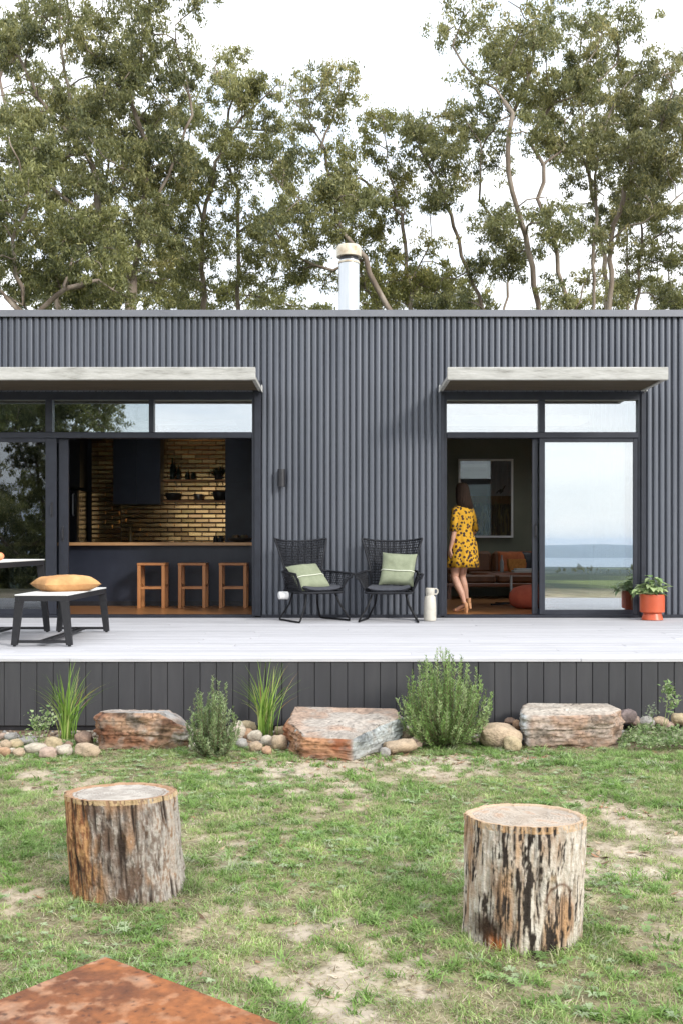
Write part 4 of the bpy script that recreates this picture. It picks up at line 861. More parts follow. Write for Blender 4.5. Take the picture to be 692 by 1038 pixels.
sp_ = np.array([[.48, .42, .27], [.38, .32, .18], [.24, .19, .10], [.56, .50, .36], [.17, .13, .07], [.33, .36, .16]]); sa_ = rng.uniform(0, 2*PI, ns_); sl_ = rng.uniform(.012, .045, ns_); dd_ = np.stack([np.cos(sa_), np.sin(sa_), rng.uniform(-.1, .35, ns_)], 1)*sl_[:, None]; wv_ = np.stack([-np.sin(sa_), np.cos(sa_), 0*sa_], 1)*rng.uniform(.0008, .0022, (ns_, 1)); c0_ = np.stack([sx_, sy_, height(sx_, sy_)+.004], 1)
V = np.stack([c0_-wv_, c0_+wv_, c0_+dd_+wv_*.4, c0_+dd_-wv_*.4], 1).reshape(-1, 3)
o = npmesh('dry_grass', V, np.arange(ns_*4).reshape(-1, 4), m_grass, None, np.repeat(sp_[rng.choice(6, ns_, p=[.25, .22, .15, .13, .12, .13])]*rng.uniform(.75, 1.15, (ns_, 1)), 4, 0)); o['kind'] = 'stuff'; tag(o, 'dry straw-coloured dead grass lying among the green lawn', 'dry grass')
# coarser tufts
nt2 = 14000; ty_ = np.sqrt(rng.uniform(1.6**2, 7.9**2, nt2)); tx_ = rng.uniform(-1, 1, nt2)*(.36*ty_+1.5); dm_, bd_ = dirt(tx_, ty_); pf_ = fbm(np.stack([tx_*2.4, ty_*2.4, tx_*0], -1), 3, 141)
kk = (rng.uniform(0, 1, nt2) < np.clip((pf_-.36)*4, .05, 1)*(1-.8*dm_)) & (bd_ < .5); tx_, ty_ = tx_[kk], ty_[kk]; nt2 = len(tx_); cnt = rng.integers(12, 30, nt2); ix = np.repeat(np.arange(nt2), cnt); nb = len(ix)
tsz = rng.uniform(.02, .066, nt2)[ix]*(.6+.75*rng.uniform(0, 1, nt2)[ix]); oxy = rng.normal(0, .016, (nb, 2)); tcol = np.array([[.20, .33, .08], [.27, .42, .12], [.33, .47, .17], [.15, .26, .06], [.38, .47, .24], [.42, .46, .3]])[rng.choice(6, nt2, p=[.28, .26, .16, .16, .08, .06])][ix]*rng.uniform(.7, 1.15, (nb, 1))
o = blades('tufts', np.stack([tx_[ix], ty_[ix]], 1)+oxy, tsz*rng.uniform(.7, 1.1, nb), rng.uniform(.0035, .0085, nb), tcol, rng.uniform(.4, 1.7, nb), m_grass, 8); o.name = 'grass_tufts'; o['kind'] = 'stuff'; tag(o, 'coarser dark and pale green grass tufts standing out of the lawn', 'grass')
# broad-leaved weeds in the lawn
nw = 3600; wy_ = np.sqrt(rng.uniform(2.2**2, 7.7**2, nw)); wx_ = rng.uniform(-1, 1, nw)*(.36*wy_+.5); dm, bed = dirt(wx_, wy_); k_ = (fbm(np.stack([wx_*1.2, wy_*1.2, wx_*0], -1), 3, 131) > .5) & (bed < .4); wx_, wy_ = wx_[k_], wy_[k_]
V = []; C = []; 
hz_ = height(wx_, wy_)
for x, y, z in zip(wx_, wy_, hz_):
    k = random.randint(5, 9); s_ = random.uniform(.012, .032); cc = np.array(random.choice([(.2, .32, .1), (.26, .38, .15), (.34, .42, .24), (.15, .24, .08)]))*random.uniform(.8, 1.2)
    for j in range(k):
        a = 2*PI*j/k+random.uniform(-.3, .3); d = np.array([math.cos(a), math.sin(a), 0]); e_ = np.array([-d[1], d[0], 0]); l = s_*random.uniform(.7, 1.2); up = np.array([0, 0, 1])
        o_ = np.array([x, y, z+.012]); V += [o_, o_+d*l*.5+e_*l*.22+up*l*.35, o_+d*l+up*l*.2, o_+d*l*.5-e_*l*.22+up*l*.35]; C += [cc]*4
o = npmesh('lawn_weeds', np.array(V), np.arange(len(V)).reshape(-1, 4), m_grass, None, np.array(C)); o['kind'] = 'stuff'; tag(o, 'small broad-leaved weeds scattered through the lawn', 'weeds')
# litter: bark chips, dry leaves
nl = 5200; ly = np.where(rng.uniform(0, 1, nl) < .62, rng.uniform(7.0, 8.25, nl), np.sqrt(rng.uniform(2.2**2, 7.2**2, nl))); lx = rng.uniform(-1, 1, nl)*(.36*ly+.6); dm, bed = dirt(lx, ly); k_ = (dm > .35) | (rng.uniform(0, 1, nl) < .05)
lx, ly = lx[k_], ly[k_]; nl = len(lx); a = rng.uniform(0, PI, nl); l = rng.uniform(.008, .035, nl); wd = l*rng.uniform(.15, .45, nl); t = rng.normal(0, .25, nl)
c_ = np.stack([lx, ly, height(lx, ly)+.006], 1); d = np.stack([np.cos(a), np.sin(a), t], 1)*l[:, None]; e_ = np.stack([-np.sin(a), np.cos(a), rng.normal(0, .3, nl)], 1)*wd[:, None]
V = np.stack([c_-d-e_*.6, c_-d*.2-e_, c_+d, c_-d*.3+e_], 1).reshape(-1, 3); V[:, 2] = np.maximum(V[:, 2], np.repeat(c_[:, 2], 4)-.004)
lp = np.array([[.24, .14, .08], [.36, .26, .17], [.13, .08, .05], [.5, .42, .32], [.3, .16, .09]]); cv = lp[rng.integers(0, 5, nl)]
o = npmesh('leaf_litter', V, np.arange(nl*4).reshape(-1, 4), attrmat('litter', .9), None, np.repeat(cv, 4, 0)); o['kind'] = 'stuff'; tag(o, 'dry bark chips and leaf litter on the bare soil of the bed', 'litter')

# ---------------------------------------------------------------- boulders
m_rock = attrmat('rock_face', .88, spec=.3, bump=.9, bscale=26)
def boulder(lab, poly, z_front, z_back, seed, colfn, ledge=.5, rnd=.035, drop=None):
    pts = [np.array(((px-CX)*Y/F, Y)) for px, Y in poly]; n = 320; per = []
    L_ = [np.linalg.norm(pts[(k+1) % len(pts)]-pts[k]) for k in range(len(pts))]; T_ = sum(L_)
    for k in range(n):
        s_ = T_*k/n; j = 0
        while s_ > L_[j]: s_ -= L_[j]; j += 1
        per.append(pts[j] + (pts[(j+1) % len(pts)]-pts[j])*s_/L_[j])
    per = np.array(per)
    for _ in range(3): per = (np.roll(per, 1, 0)+per*2+np.roll(per, -1, 0))/4
    c = per.mean(0); y0, y1 = per[:, 1].min(), per[:, 1].max(); dirn = (per-c)/np.linalg.norm(per-c, axis=1)[:, None]
    def top(p): 
        f = (p[:, 1]-y0)/(y1-y0); z = z_front+(z_back-z_front)*f
        if drop: z = z - drop(p[:, 0]-c[0])
        return z
    rows = []; nh = 60
    for k in range(nh):
        f = k/(nh-1); tz_ = top(per)
        ins = rnd*max(0, (f-.86)/.14)**2 + .03*max(0, .25-f) + (.018 if f < ledge else 0)*(1) 
        p = per - dirn*ins; z = -.05+(tz_+.05)*f
        q = np.stack([p[:, 0]*6, p[:, 1]*6, z*15], -1); nn_ = fbm(q, 5, seed)-.5; st_ = np.floor(z*26+fbm(q*.5, 2, seed+3)*3); st_ = (np.sin(st_*12.9)*43758.5) % 1
        p = p + dirn*(nn_*.07+(st_-.5)*.02+(fbm(q*4, 3, seed+6)-.5)*.022)[:, None]; rows.append(np.stack([p[:, 0], p[:, 1], z], -1))
    for k in range(1, 34):
        f = k/33.; p = per + (c-per)*f*.999 - dirn*rnd*(1-f); tz_ = top(p); q = np.stack([p[:, 0]*5, p[:, 1]*5, p[:, 0]*0], -1); nn_ = (fbm(q, 5, seed+8)-.5)*.035*min(1, f*6)+(fbm(q*8, 3, seed+9)-.5)*.012; st_ = np.round(fbm(q*.6, 3, seed+5)*7)/7*.03
        rows.append(np.stack([p[:, 0], p[:, 1], tz_+nn_+(st_-.015)*min(1, f*8)], -1))
    V = np.array(rows); nr = len(rows); C = colfn(V, c, dirn, nh); V = V.reshape(-1, 3); loc = np.array([c[0], c[1], 0])
    i = (np.arange(nr-1)[:, None]*n); j = np.arange(n)[None]; Q = np.stack([i+j, i+(j+1) % n, i+n+(j+1) % n, i+n+j], -1).reshape(-1, 4)
    o = npmesh('boulder', V-loc, Q, m_rock, None, C.reshape(-1, 3), loc=loc); tag(o, lab, 'boulder'); return o
def mixc(a, b_, t): t = np.clip(t, 0, 1)[..., None]; return np.array(a)*(1-t)+np.array(b_)*t
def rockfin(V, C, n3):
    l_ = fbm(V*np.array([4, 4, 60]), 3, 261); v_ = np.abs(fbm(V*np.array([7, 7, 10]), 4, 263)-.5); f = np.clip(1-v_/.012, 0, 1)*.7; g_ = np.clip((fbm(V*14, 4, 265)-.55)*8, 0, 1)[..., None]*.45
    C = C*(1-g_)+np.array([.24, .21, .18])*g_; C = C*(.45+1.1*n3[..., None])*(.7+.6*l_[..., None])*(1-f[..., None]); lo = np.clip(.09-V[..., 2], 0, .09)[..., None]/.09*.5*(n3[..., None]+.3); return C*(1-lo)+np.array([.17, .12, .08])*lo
def col1(V, c, d, nh):
    q = V*np.array([5, 5, 11]); n1 = fbm(q, 5, 201); n2 = fbm(V*np.array([9, 9, 9]), 4, 205); n3 = fbm(V*55, 3, 207)
    C = mixc((.20, .09, .05), (.32, .20, .13), (n1-.38)*5); C = C*(1-np.clip((n2-.56)*7, 0, 1)[..., None]) + np.array([.42, .38, .33])*np.clip((n2-.56)*7, 0, 1)[..., None]
    C = C*(1-np.clip((.40-n2)*9, 0, 1)[..., None]*.75); C[nh-1:] = mixc((.30, .24, .2), (.26, .25, .24), (n1[nh-1:]-.4)*5)
    return rockfin(V, C, n3)
def col2(V, c, d, nh):
    q = V*np.array([5, 5, 9]); n1 = fbm(q, 5, 221); n2 = fbm(V*8, 4, 225); n3 = fbm(V*55, 3, 227)
    red = mixc((.23, .085, .04), (.36, .19, .105), (n1-.35)*4); grey = mixc((.16, .17, .17), (.36, .38, .37), (n2-.35)*4); X = (357-CX)*7.15/F
    s_ = np.clip((V[..., 0]-X+.02)/.03, 0, 1)*1.0; s_ = np.maximum(s_, np.clip((n2-.57)*12, 0, 1)); C = red*(1-s_[..., None])+grey*s_[..., None]
    C[nh-2:] = mixc((.35, .31, .27), (.32, .23, .175), (n1[nh-2:]-.42)*6 + (V[nh-2:, :, 1]-7.75)*1.5); return rockfin(V, C, n3)
def col3(V, c, d, nh):
    n1 = fbm(V*np.array([6, 6, 9]), 5, 241); n2 = fbm(V*9, 4, 245); n3 = fbm(V*55, 3, 247)
    C = mixc((.36, .29, .24), (.32, .215, .155), (n1-.42)*6); C = C*(1-np.clip((n2-.58)*8, 0, 1)[..., None]*.55); gl = np.clip(((539-CX)*7.6/F-V[..., 0])/.05, 0, 1)[..., None]; C = C*(1-gl)+np.array([.33, .34, .34])*gl
    C[nh-2:] = mixc((.42, .375, .32), (.35, .30, .25), (n1[nh-2:]-.4)*5); return rockfin(V, C, n3)
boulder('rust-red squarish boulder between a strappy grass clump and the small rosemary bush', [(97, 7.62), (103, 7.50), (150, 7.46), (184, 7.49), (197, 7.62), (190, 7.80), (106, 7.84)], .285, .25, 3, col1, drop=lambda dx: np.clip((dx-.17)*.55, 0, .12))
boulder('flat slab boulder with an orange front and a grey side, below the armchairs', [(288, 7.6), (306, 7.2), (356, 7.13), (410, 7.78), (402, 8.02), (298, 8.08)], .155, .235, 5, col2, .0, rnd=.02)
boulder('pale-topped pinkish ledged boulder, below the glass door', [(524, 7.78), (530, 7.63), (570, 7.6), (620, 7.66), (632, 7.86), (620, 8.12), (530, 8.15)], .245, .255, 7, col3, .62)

# ---------------------------------------------------------------- river stones
stone_cols = {'tan': (.46, .35, .24), 'cream': (.52, .46, .37), 'grey': (.36, .34, .31), 'yellow': (.50, .40, .25), 'orange': (.46, .29, .18), 'pink': (.46, .34, .27), 'brown': (.27, .18, .13), 'plum': (.28, .215, .2)}
sm = {k: noisemat('stone_'+k, [(.25, tuple(v*.5 for v in c)), (.42, tuple(v*.8 for v in c)), (.55, c), (.75, tuple(min(.7, v*1.2) for v in c))], 2.2, .8, 0, .5, bscale=9, bdist=.06) for k, c in stone_cols.items()}
shapes = []
for s_ in range(7):
    V, Fc = ico(3); nn_ = fbm(V*1.1+s_*7, 3, 300+s_)-.5; shapes.append((np.sign(V)*np.abs(V)**.93*(1+nn_[:, None]*.95+(fbm(V*2.6+s_*5, 2, 330+s_)-.5)[:, None]*.28), Fc))
smesh = {}
def stone(px, py, w_, h_, c, grp, lab, sc2=1.0):
    pb = py+h_/2; Y = GY(max(pb, 743.5)); Y = min(Y, 8.16); z = max(0., CAMZ-(py-HY)*Y/F); W_ = w_*Y/F*.585; H_ = h_*Y/F*.56
    key = (random.randrange(7), c)
    if key not in smesh:
        V, Fc = shapes[key[0]]; o = npmesh('river_stone', V, Fc, sm[c], smooth=True); smesh[key] = o.data; bpy.data.objects.remove(o)
    o = bpy.data.objects.new('river_stone', smesh[key]); COL.objects.link(o); z = max(z, H_*.55)
    if pb > 742: z = min(z, H_*.75)
    o.location = ((px-CX)*Y/F, Y+random.uniform(0, .03), z); o.scale = (W_, W_*random.uniform(.7, .95), H_); o.rotation_euler = (random.uniform(-.15, .15), random.uniform(-.15, .15), random.uniform(-.3, .3)); tag(o, None, 'stone', grp); STN.append((lab[0], lab[1]/sc2**2, o))
STN = []
G = {1: ('stones left of the first boulder', 'stone in the pile beside the rust-red boulder'), 2: ('stones between the first two boulders', 'stone between the small rosemary and the slab boulder'),
     3: ('stones between slab and large rosemary', 'stone between the slab boulder and the large rosemary'), 4: ('stones right of the last boulder', 'stone in the row beyond the pale-topped boulder'), 5: ('', '')}
L1 = [(15, 245, 40, 40, 'pink'), (60, 248, 60, 46, 'grey'), (28, 292, 62, 50, 'tan'), (78, 285, 70, 50, 'yellow'), (150, 268, 100, 45, 'grey'), (185, 308, 105, 58, 'cream'), (290, 282, 80, 62, 'yellow'), (255, 340, 90, 55, 'pink'), (345, 322, 84, 64, 'cream'), (450, 258, 95, 78, 'brown'), (475, 322, 124, 72, 'tan'), (18, 330, 60, 50, 'orange'), (105, 330, 60, 44, 'tan'), (235, 300, 40, 36, 'pink'), (370, 290, 40, 36, 'brown'), (62, 325, 40, 34, 'cream'), (-30, 300, 70, 60, 'tan'), (-60, 340, 70, 50, 'cream')]
adj = {'tan': 'tan', 'cream': 'cream-coloured', 'grey': 'grey', 'yellow': 'yellowish', 'orange': 'orange-tinted', 'pink': 'pinkish', 'brown': 'brown', 'plum': 'plum-brown'}
def lay(lst, sc_, ox, oy, g):
    for x, y, w_, h_, c in lst: stone(ox+x/sc_, oy+y/sc_, w_/sc_, h_/sc_, c, G[g][0], (adj[c]+' '+G[g][1], w_*h_))
lay(L1, 5.32, 0, 700, 1)
lay([(100, 510, 70, 52, 'cream'), (318, 430, 84, 104, 'cream'), (378, 402, 84, 70, 'yellow'), (375, 448, 76, 56, 'orange'), (345, 497, 64, 54, 'grey'), (420, 512, 66, 60, 'tan'), (415, 458, 66, 60, 'cream'), (480, 487, 62, 52, 'cream'), (480, 535, 56, 46, 'orange'), (545, 492, 72, 82, 'tan'), (552, 432, 56, 54, 'yellow'), (60, 430, 60, 50, 'grey'), (130, 450, 60, 60, 'tan')], 5.32, 180, 660, 2)
lay([(20, 480, 46, 36, 'pink'), (130, 440, 66, 48, 'cream'), (175, 450, 42, 40, 'orange'), (100, 472, 112, 54, 'tan'), (70, 527, 142, 64, 'tan'), (157, 508, 54, 54, 'pink'), (207, 492, 54, 64, 'cream'), (2, 556, 46, 42, 'grey'), (20, 505, 50, 36, 'cream')], 4.94, 390, 650, 3)
G[3] = ('stones between the large rosemary and last boulder', 'stone between the large rosemary and the pale-topped boulder')
lay([(572, 462, 190, 124, 'tan'), (640, 512, 76, 70, 'yellow'), (470, 440, 44, 44, 'cream'), (625, 402, 60, 26, 'brown'), (655, 420, 40, 50, 'orange')], 4.94, 390, 650, 3)
lay([(390, 300, 84, 74, 'plum'), (440, 322, 54, 44, 'pink'), (500, 325, 76, 54, 'grey'), (575, 325, 86, 54, 'tan'), (617, 350, 62, 42, 'pink'), (668, 308, 66, 56, 'yellow'), (362, 388, 74, 42, 'grey'), (720, 330, 70, 60, 'tan'), (775, 330, 60, 60, 'grey')], 5.24, 560, 670, 4)

from collections import defaultdict
gd = defaultdict(list)
for l_, a_, o_ in STN: gd[l_].append((o_.scale[0]*o_.scale[2], o_))
for l_, v_ in gd.items():
    v_.sort(key=lambda q: -q[0]); nms = {1: [''], 2: ['larger ', 'smaller '], 3: ['largest ', 'middle-sized ', 'smallest ']}.get(len(v_)) or ['largest ', 'second-largest '] + ['third-largest ', 'fourth-largest ', 'fifth-largest '][:len(v_)-3] + ['smallest ']
    for (_, o_), n_ in zip(v_, nms): o_['label'] = n_ + l_
# fine gravel between the stones
ng = 900; gx_ = rng.uniform(-3.3, 3.3, ng); gy_ = rng.uniform(7.72, 8.24, ng); V0, F0 = ico(1); sc_ = rng.uniform(.006, .024, (ng, 1, 3))*np.array([1.2, 1, .7]); gv = (V0[None]*(1+rng.normal(0, .16, (ng, len(V0), 1)))*sc_ + np.stack([gx_, gy_, sc_[:, 0, 2]*.5], -1)[:, None]).reshape(-1, 3)
gcol = np.array([[.4, .34, .27], [.3, .29, .28], [.46, .36, .26], [.22, .17, .14], [.5, .45, .38]])[rng.integers(0, 5, ng)]*rng.uniform(.6, 1.1, (ng, 1))
o = npmesh('gravel', gv, (F0[None]+np.arange(ng)[:, None, None]*len(V0)).reshape(-1, 3), m_rock, None, np.repeat(gcol, len(V0), 0), smooth=True); o['kind'] = 'stuff'; tag(o, 'fine gravel and chips between the river stones', 'gravel')

# ---------------------------------------------------------------- plants in the bed
m_strap = attrmat('strappy_leaf', .45, .3, .5)
def strappy(lab, px, Y, n, ht, seed):
    r = np.random.default_rng(seed); V = []; C = []; Q = []
    for k in range(n):
        a = r.uniform(0, 2*PI); bd = r.uniform(0, 1)**1.3; l = ht*r.uniform(.62, 1.12); le = .12+.85*bd; d = np.array([math.cos(a), math.sin(a)*.8]); w_ = r.uniform(.004, .008); b0 = np.array([r.normal(0, .028), r.normal(0, .028)])
        wv = np.array([-d[1], d[0]]); wv = np.array([1, 0])*.6+wv*.4; o_ = len(V); cc = np.array([[.17, .30, .045], [.26, .40, .08], [.1, .19, .035], [.38, .42, .15]][r.choice(4, p=[.4, .3, .2, .1])])*r.uniform(.8, 1.2)
        dry = r.random() < .1
        for j in range(7):
            t = j/6; rad = le*l*t**1.9*.75; z = l*(t - .32*le*t**2.6); ww = w_*(1-t**3*.9)
            x_, y_ = b0+d*rad; V += [(x_-wv[0]*ww, y_-wv[1]*ww, z), (x_+wv[0]*ww, y_+wv[1]*ww, z)]; c_ = cc if not (dry and t > .5) else np.array([.32, .2, .08]); C += [c_, c_]
        Q += [(o_+2*j, o_+2*j+1, o_+2*j+3, o_+2*j+2) for j in range(6)]
    o = npmesh('strappy_grass', V, Q, m_strap, None, np.array(C), loc=((px-CX)*Y/F, Y, 0)); tag(o, lab, 'plant')
strappy('clump of upright strappy green grass among stones, below the bench', 68, 7.95, 75, .61, 1)
strappy('clump of bright strappy green grass beside the flat slab boulder', 270, 8.0, 80, .62, 2)
m_ros = attrmat('rosemary_needle', .55, .3, .35); m_stem = flat('woody_stem', (.14, .1, .06), .9)
def rosemary(lab, px, Y, ns, ht, wd, seed, cols, nd=85):
    r = np.random.default_rng(seed); root = thing('rosemary_bush', lab, 'bush', ((px-CX)*Y/F, Y, 0)); S = MB(); V = []; C = []
    for k in range(ns):
        a = r.uniform(0, 2*PI); q = r.uniform(0, 1)**.55; out = wd/2*q; top = ht*(1-.42*q**1.8)*r.uniform(.62, 1.08); b0 = np.array([r.normal(0, .03), r.normal(0, .03), 0]); e_ = np.array([math.cos(a)*out, math.sin(a)*out, top]); lowq = r.random() < .4; top = top*(.55 if lowq and q > .5 else 1); e_[2] = top; mid = np.array([math.cos(a)*out*.92, math.sin(a)*out*.92, top*.30])
        ts = np.linspace(0, 1, 9); pts = [(1-t)**2*b0+2*t*(1-t)*mid+t*t*e_ + r.normal(0, .006, 3)*t for t in ts]
        S.tube([tuple(p) for p in pts], [.004*(1-t*.75) for t in ts], 4)
        m_ = int(nd*(.6+top/ht*.5)); cc = np.array(cols[r.integers(0, len(cols))])
        for j in range(m_):
            t = r.uniform(.08, 1)**.8; f = t*8; i0 = min(int(f), 7); p = pts[i0]+(pts[i0+1]-pts[i0])*(f-i0); ax_ = pts[i0+1]-pts[i0]; ax_ = ax_/np.linalg.norm(ax_)
            dd = r.normal(size=3); dd -= ax_*dd.dot(ax_); dd /= np.linalg.norm(dd); dd = dd*.75+ax_*.7; l = r.uniform(.016, .034)*(1.1-.35*t); w_ = np.cross(dd, r.normal(size=3)); w_ = w_/np.linalg.norm(w_)*.0029
            V += [p-w_, p+w_, p+dd*l+w_*.5, p+dd*l-w_*.5]; C += [cc*r.uniform(.7, 1.25)*(.8+.35*t)]*4
    npmesh('foliage', V, np.arange(len(V)).reshape(-1, 4), m_ros, root, np.array(C)); S.build('stems', m_stem, root, world=False); return root
rc = [(.2, .32, .09), (.26, .38, .13), (.15, .24, .07), (.34, .44, .2)]
rosemary('small upright rosemary bush between the rust-red boulder and the slab boulder', 217, 7.25, 85, .57, .40, 4, [(.22, .30, .13), (.3, .37, .2), (.16, .23, .09)], 120)
ros = rosemary('large dense rosemary bush in front of the deck, between the slab and pale-topped boulders', 450, 7.72, 260, .72, .74, 5, rc, 110)
m_weed = attrmat('weed_leaf', .5, .35, .4)
def weed(name, lab, px, Y, stems, seed, cols, lsz=.022, grp=None):
    r = np.random.default_rng(seed); root = thing(name, lab, 'plant', ((px-CX)*Y/F, Y, 0), 0, grp); S = MB(); V = []; C = []
    for (dx, dy, hh, n_, spread) in stems:
        pts = [(dx*t+.01*math.sin(t*4), dy*t, hh*t) for t in np.linspace(0, 1, 6)]; S.tube(pts, [.004, .0035, .003, .0025, .002, .0015], 4)
        for j in range(n_):
            t = 1-r.uniform(0, 1)**2*spread; c_ = np.array([dx*t, dy*t, hh*t])+r.normal(0, .016+.03*(1-t)*0+.012, 3); d = r.normal(size=3); d[2] = abs(d[2])*.6; d /= np.linalg.norm(d); e_ = np.cross(d, r.normal(size=3)); e_ /= np.linalg.norm(e_); l = lsz*r.uniform(.6, 1.3)
            V += [c_-d*l*.3, c_+e_*l*.4, c_+d*l, c_-e_*l*.4]; C += [np.array(cols[r.integers(0, len(cols))])*r.uniform(.8, 1.2)]*4
    npmesh('foliage', V, np.arange(len(V)).reshape(-1, 4), m_weed, root, np.array(C)); S.build('stems', flat('weed_stem', (.2, .24, .1), .8), root, world=False); return root
wc = [(.24, .34, .13), (.33, .42, .2), (.17, .27, .09), (.4, .44, .27)]
weed('leafy_weed', 'branching pale-green weed among the stones, shorter than the strappy grass beside it', 40, 7.55, [(-.03, 0, .24, 60, .35), (.06, .02, .27, 60, .3), (.0, -.03, .2, 50, .4), (.1, 0, .22, 40, .3), (-.08, 0, .12, 30, .6)], 1, wc)
weed('leafy_weed', 'tall thin green weed with a leafy tip, below the potted plant', 668, 7.9, [(.08, 0, .42, 90, .28), (.12, .03, .33, 50, .3)], 2, wc, .028)
weed('leafy_weed', 'short grey-green single-stemmed weed beside the tall thin weed', 660, 7.95, [(0, 0, .24, 60, .35)], 3, [(.22, .27, .17), (.28, .33, .22)], .018)
gc = np.random.default_rng(9); nn_ = 3000; px_ = gc.uniform(626, 740, nn_); Yg = gc.uniform(7.45, 8.05, nn_); X_ = (px_-CX)*Yg/F; hh_ = .02+.13*fbm(np.stack([X_*5, Yg*5, X_*0], -1), 3, 401)*np.clip((px_-622)/20, 0, 1)*gc.uniform(.2, 1, nn_)
c_ = np.stack([X_, Yg, hh_], 1); d = gc.normal(size=(nn_, 3)); d[:, 2] = abs(d[:, 2])*.6; d /= np.linalg.norm(d, axis=1)[:, None]; e_ = np.cross(d, gc.normal(size=(nn_, 3))); e_ /= np.linalg.norm(e_, axis=1)[:, None]; l = gc.uniform(.012, .03, (nn_, 1))
V = np.stack([c_-d*l*.4, c_+e_*l*.4, c_+d*l, c_-e_*l*.4], 1).reshape(-1, 3)
o = npmesh('ground_cover', V, np.arange(nn_*4).reshape(-1, 4), m_weed, None, np.repeat(np.array(wc)[gc.integers(0, 4, nn_)]*gc.uniform(.6, 1.1, (nn_, 1)), 4, 0)); o['kind'] = 'stuff'; tag(o, 'low leafy ground cover beyond the pale-topped boulder', 'ground cover')

# ---------------------------------------------------------------- stumps
m_bark = attrmat('stump_bark', .9, spec=.2, bump=.8, bscale=70); m_cut = attrmat('stump_cut', .85, spec=.2, bump=.3, bscale=50)
def stump(lab, pxb, Y, pxt, Rb, Rt, ht, tilt, seed, colfn, topfn):
    x0 = (pxb-CX)*Y/F; lean = (pxt-pxb)*Y/F; root = thing('tree_stump', lab, 'tree stump', (x0, Y, 0)); n, nh = 420, 130; a = np.linspace(0, 2*PI, n, endpoint=False); f = np.linspace(0, 1, nh); A, Fz = np.meshgrid(a, f)
    ca, sa = np.cos(A), np.sin(A); rad = Rb+(Rt-Rb)*Fz**.8; low = fbm(np.stack([ca*1.6, sa*1.6, Fz*1.2+seed], -1), 3, seed)-.5; rd = fbm(np.stack([ca*14, sa*14, Fz*2.2+seed], -1), 4, seed+1)
    crack = np.clip(.42-rd, 0, 1)*2.2; pe = fbm(np.stack([ca*5, sa*5, Fz*2.5+seed], -1), 3, seed+2); peel = np.clip((pe-.5)*22, 0, 1); nz_ = fbm(np.stack([ca*30, sa*30, Fz*12], -1), 2, seed+3)
    rad = rad*(1+low*.13) - crack*.016 + (rd-.5)*.009 + peel*.007 + (nz_-.5)*.006 + .03*np.exp(-Fz*9)*(low+.3)
    x = rad*ca + lean*Fz; y = rad*sa; z = -.03+(ht+.03)*Fz - y*tilt*Fz
    C = colfn(ca, sa, Fz, rd, peel, nz_, crack, seed); V = np.stack([x, y, z], -1); i = (np.arange(nh-1)[:, None]*n); j = np.arange(n)[None]; Q = np.stack([i+j, i+(j+1) % n, i+n+(j+1) % n, i+n+j], -1).reshape(-1, 4)
    npmesh('bark', V.reshape(-1, 3), Q, m_bark, root, C.reshape(-1, 3), smooth=True)
    m_ = 110; fr = np.linspace(1, .0, m_)[:, None]; c0 = V[-1].mean(0); edge = V[-1][None]; T_ = c0+(edge-c0)*fr[..., None]; rr_ = np.broadcast_to(fr, (m_, n)); q = T_*np.array([22, 22, 0]); nn_ = fbm(q, 4, seed+5)
    ang_ = np.broadcast_to(a, (m_, n)); rk_ = np.clip(1-np.abs(np.sin(ang_*3.5+nn_*3))/.03, 0, 1)*(rr_ > .15)*(rr_ < .9)
    T_[..., 2] += -rk_*.004 + (nn_-.5)*.008*np.clip((1-rr_)*20, 0, 1) - .007*np.clip((1-rr_-.07)*30, 0, 1) + .0012*np.sin(rr_*95+nn_*5)*np.clip((1-rr_)*20, 0, 1)
    C = topfn(T_, rr_, nn_, seed); C = C*(1-.5*rk_[..., None])*(.80+.08*np.sin(rr_*150+nn_*14))[..., None]; i = (np.arange(m_-1)[:, None]*n); Q = np.stack([i+j, i+(j+1) % n, i+n+(j+1) % n, i+n+j], -1).reshape(-1, 4)
    npmesh('cut_face', T_.reshape(-1, 3), Q, m_cut, root, C.reshape(-1, 3), smooth=True)
def lin(a, b_, t): t = np.clip(t, 0, 1)[..., None]; return a*(1-t)+b_*t
def colL(ca, sa, z, rd, peel, nz_, crack, s):
    hf = fbm(np.stack([ca*34, sa*34, z*19], -1), 4, s+21); base = lin(np.array([.17, .135, .11]), np.array([.36, .32, .28]), (nz_-.4)*2+(hf-.45)*4); gr = fbm(np.stack([ca*9, sa*9, z*6], -1), 4, s+11)
    base = lin(base, np.array([.07, .052, .042]), (hf-.52)*7+(gr-.5)*5); rus = lin(np.array([.20, .075, .03]), np.array([.46, .25, .11]), (nz_-.4)*2+(hf-.42)*5)
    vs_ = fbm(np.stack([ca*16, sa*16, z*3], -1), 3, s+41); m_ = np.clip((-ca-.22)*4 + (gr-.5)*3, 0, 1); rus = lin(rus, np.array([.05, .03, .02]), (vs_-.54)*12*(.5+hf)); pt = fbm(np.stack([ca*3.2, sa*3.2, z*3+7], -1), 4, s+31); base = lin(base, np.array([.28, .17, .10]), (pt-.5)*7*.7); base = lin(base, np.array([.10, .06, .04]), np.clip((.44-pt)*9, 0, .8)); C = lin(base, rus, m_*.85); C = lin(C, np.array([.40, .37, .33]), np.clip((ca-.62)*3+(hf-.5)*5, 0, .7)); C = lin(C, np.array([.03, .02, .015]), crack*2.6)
    C = lin(C, np.array([.42, .2, .07]), np.clip(.25-z, 0, 1)*2.2*np.clip(.3-ca, 0, 1)); return lin(C, np.array([.5, .36, .2]), (z > .955)*.7*(nz_ > .4))
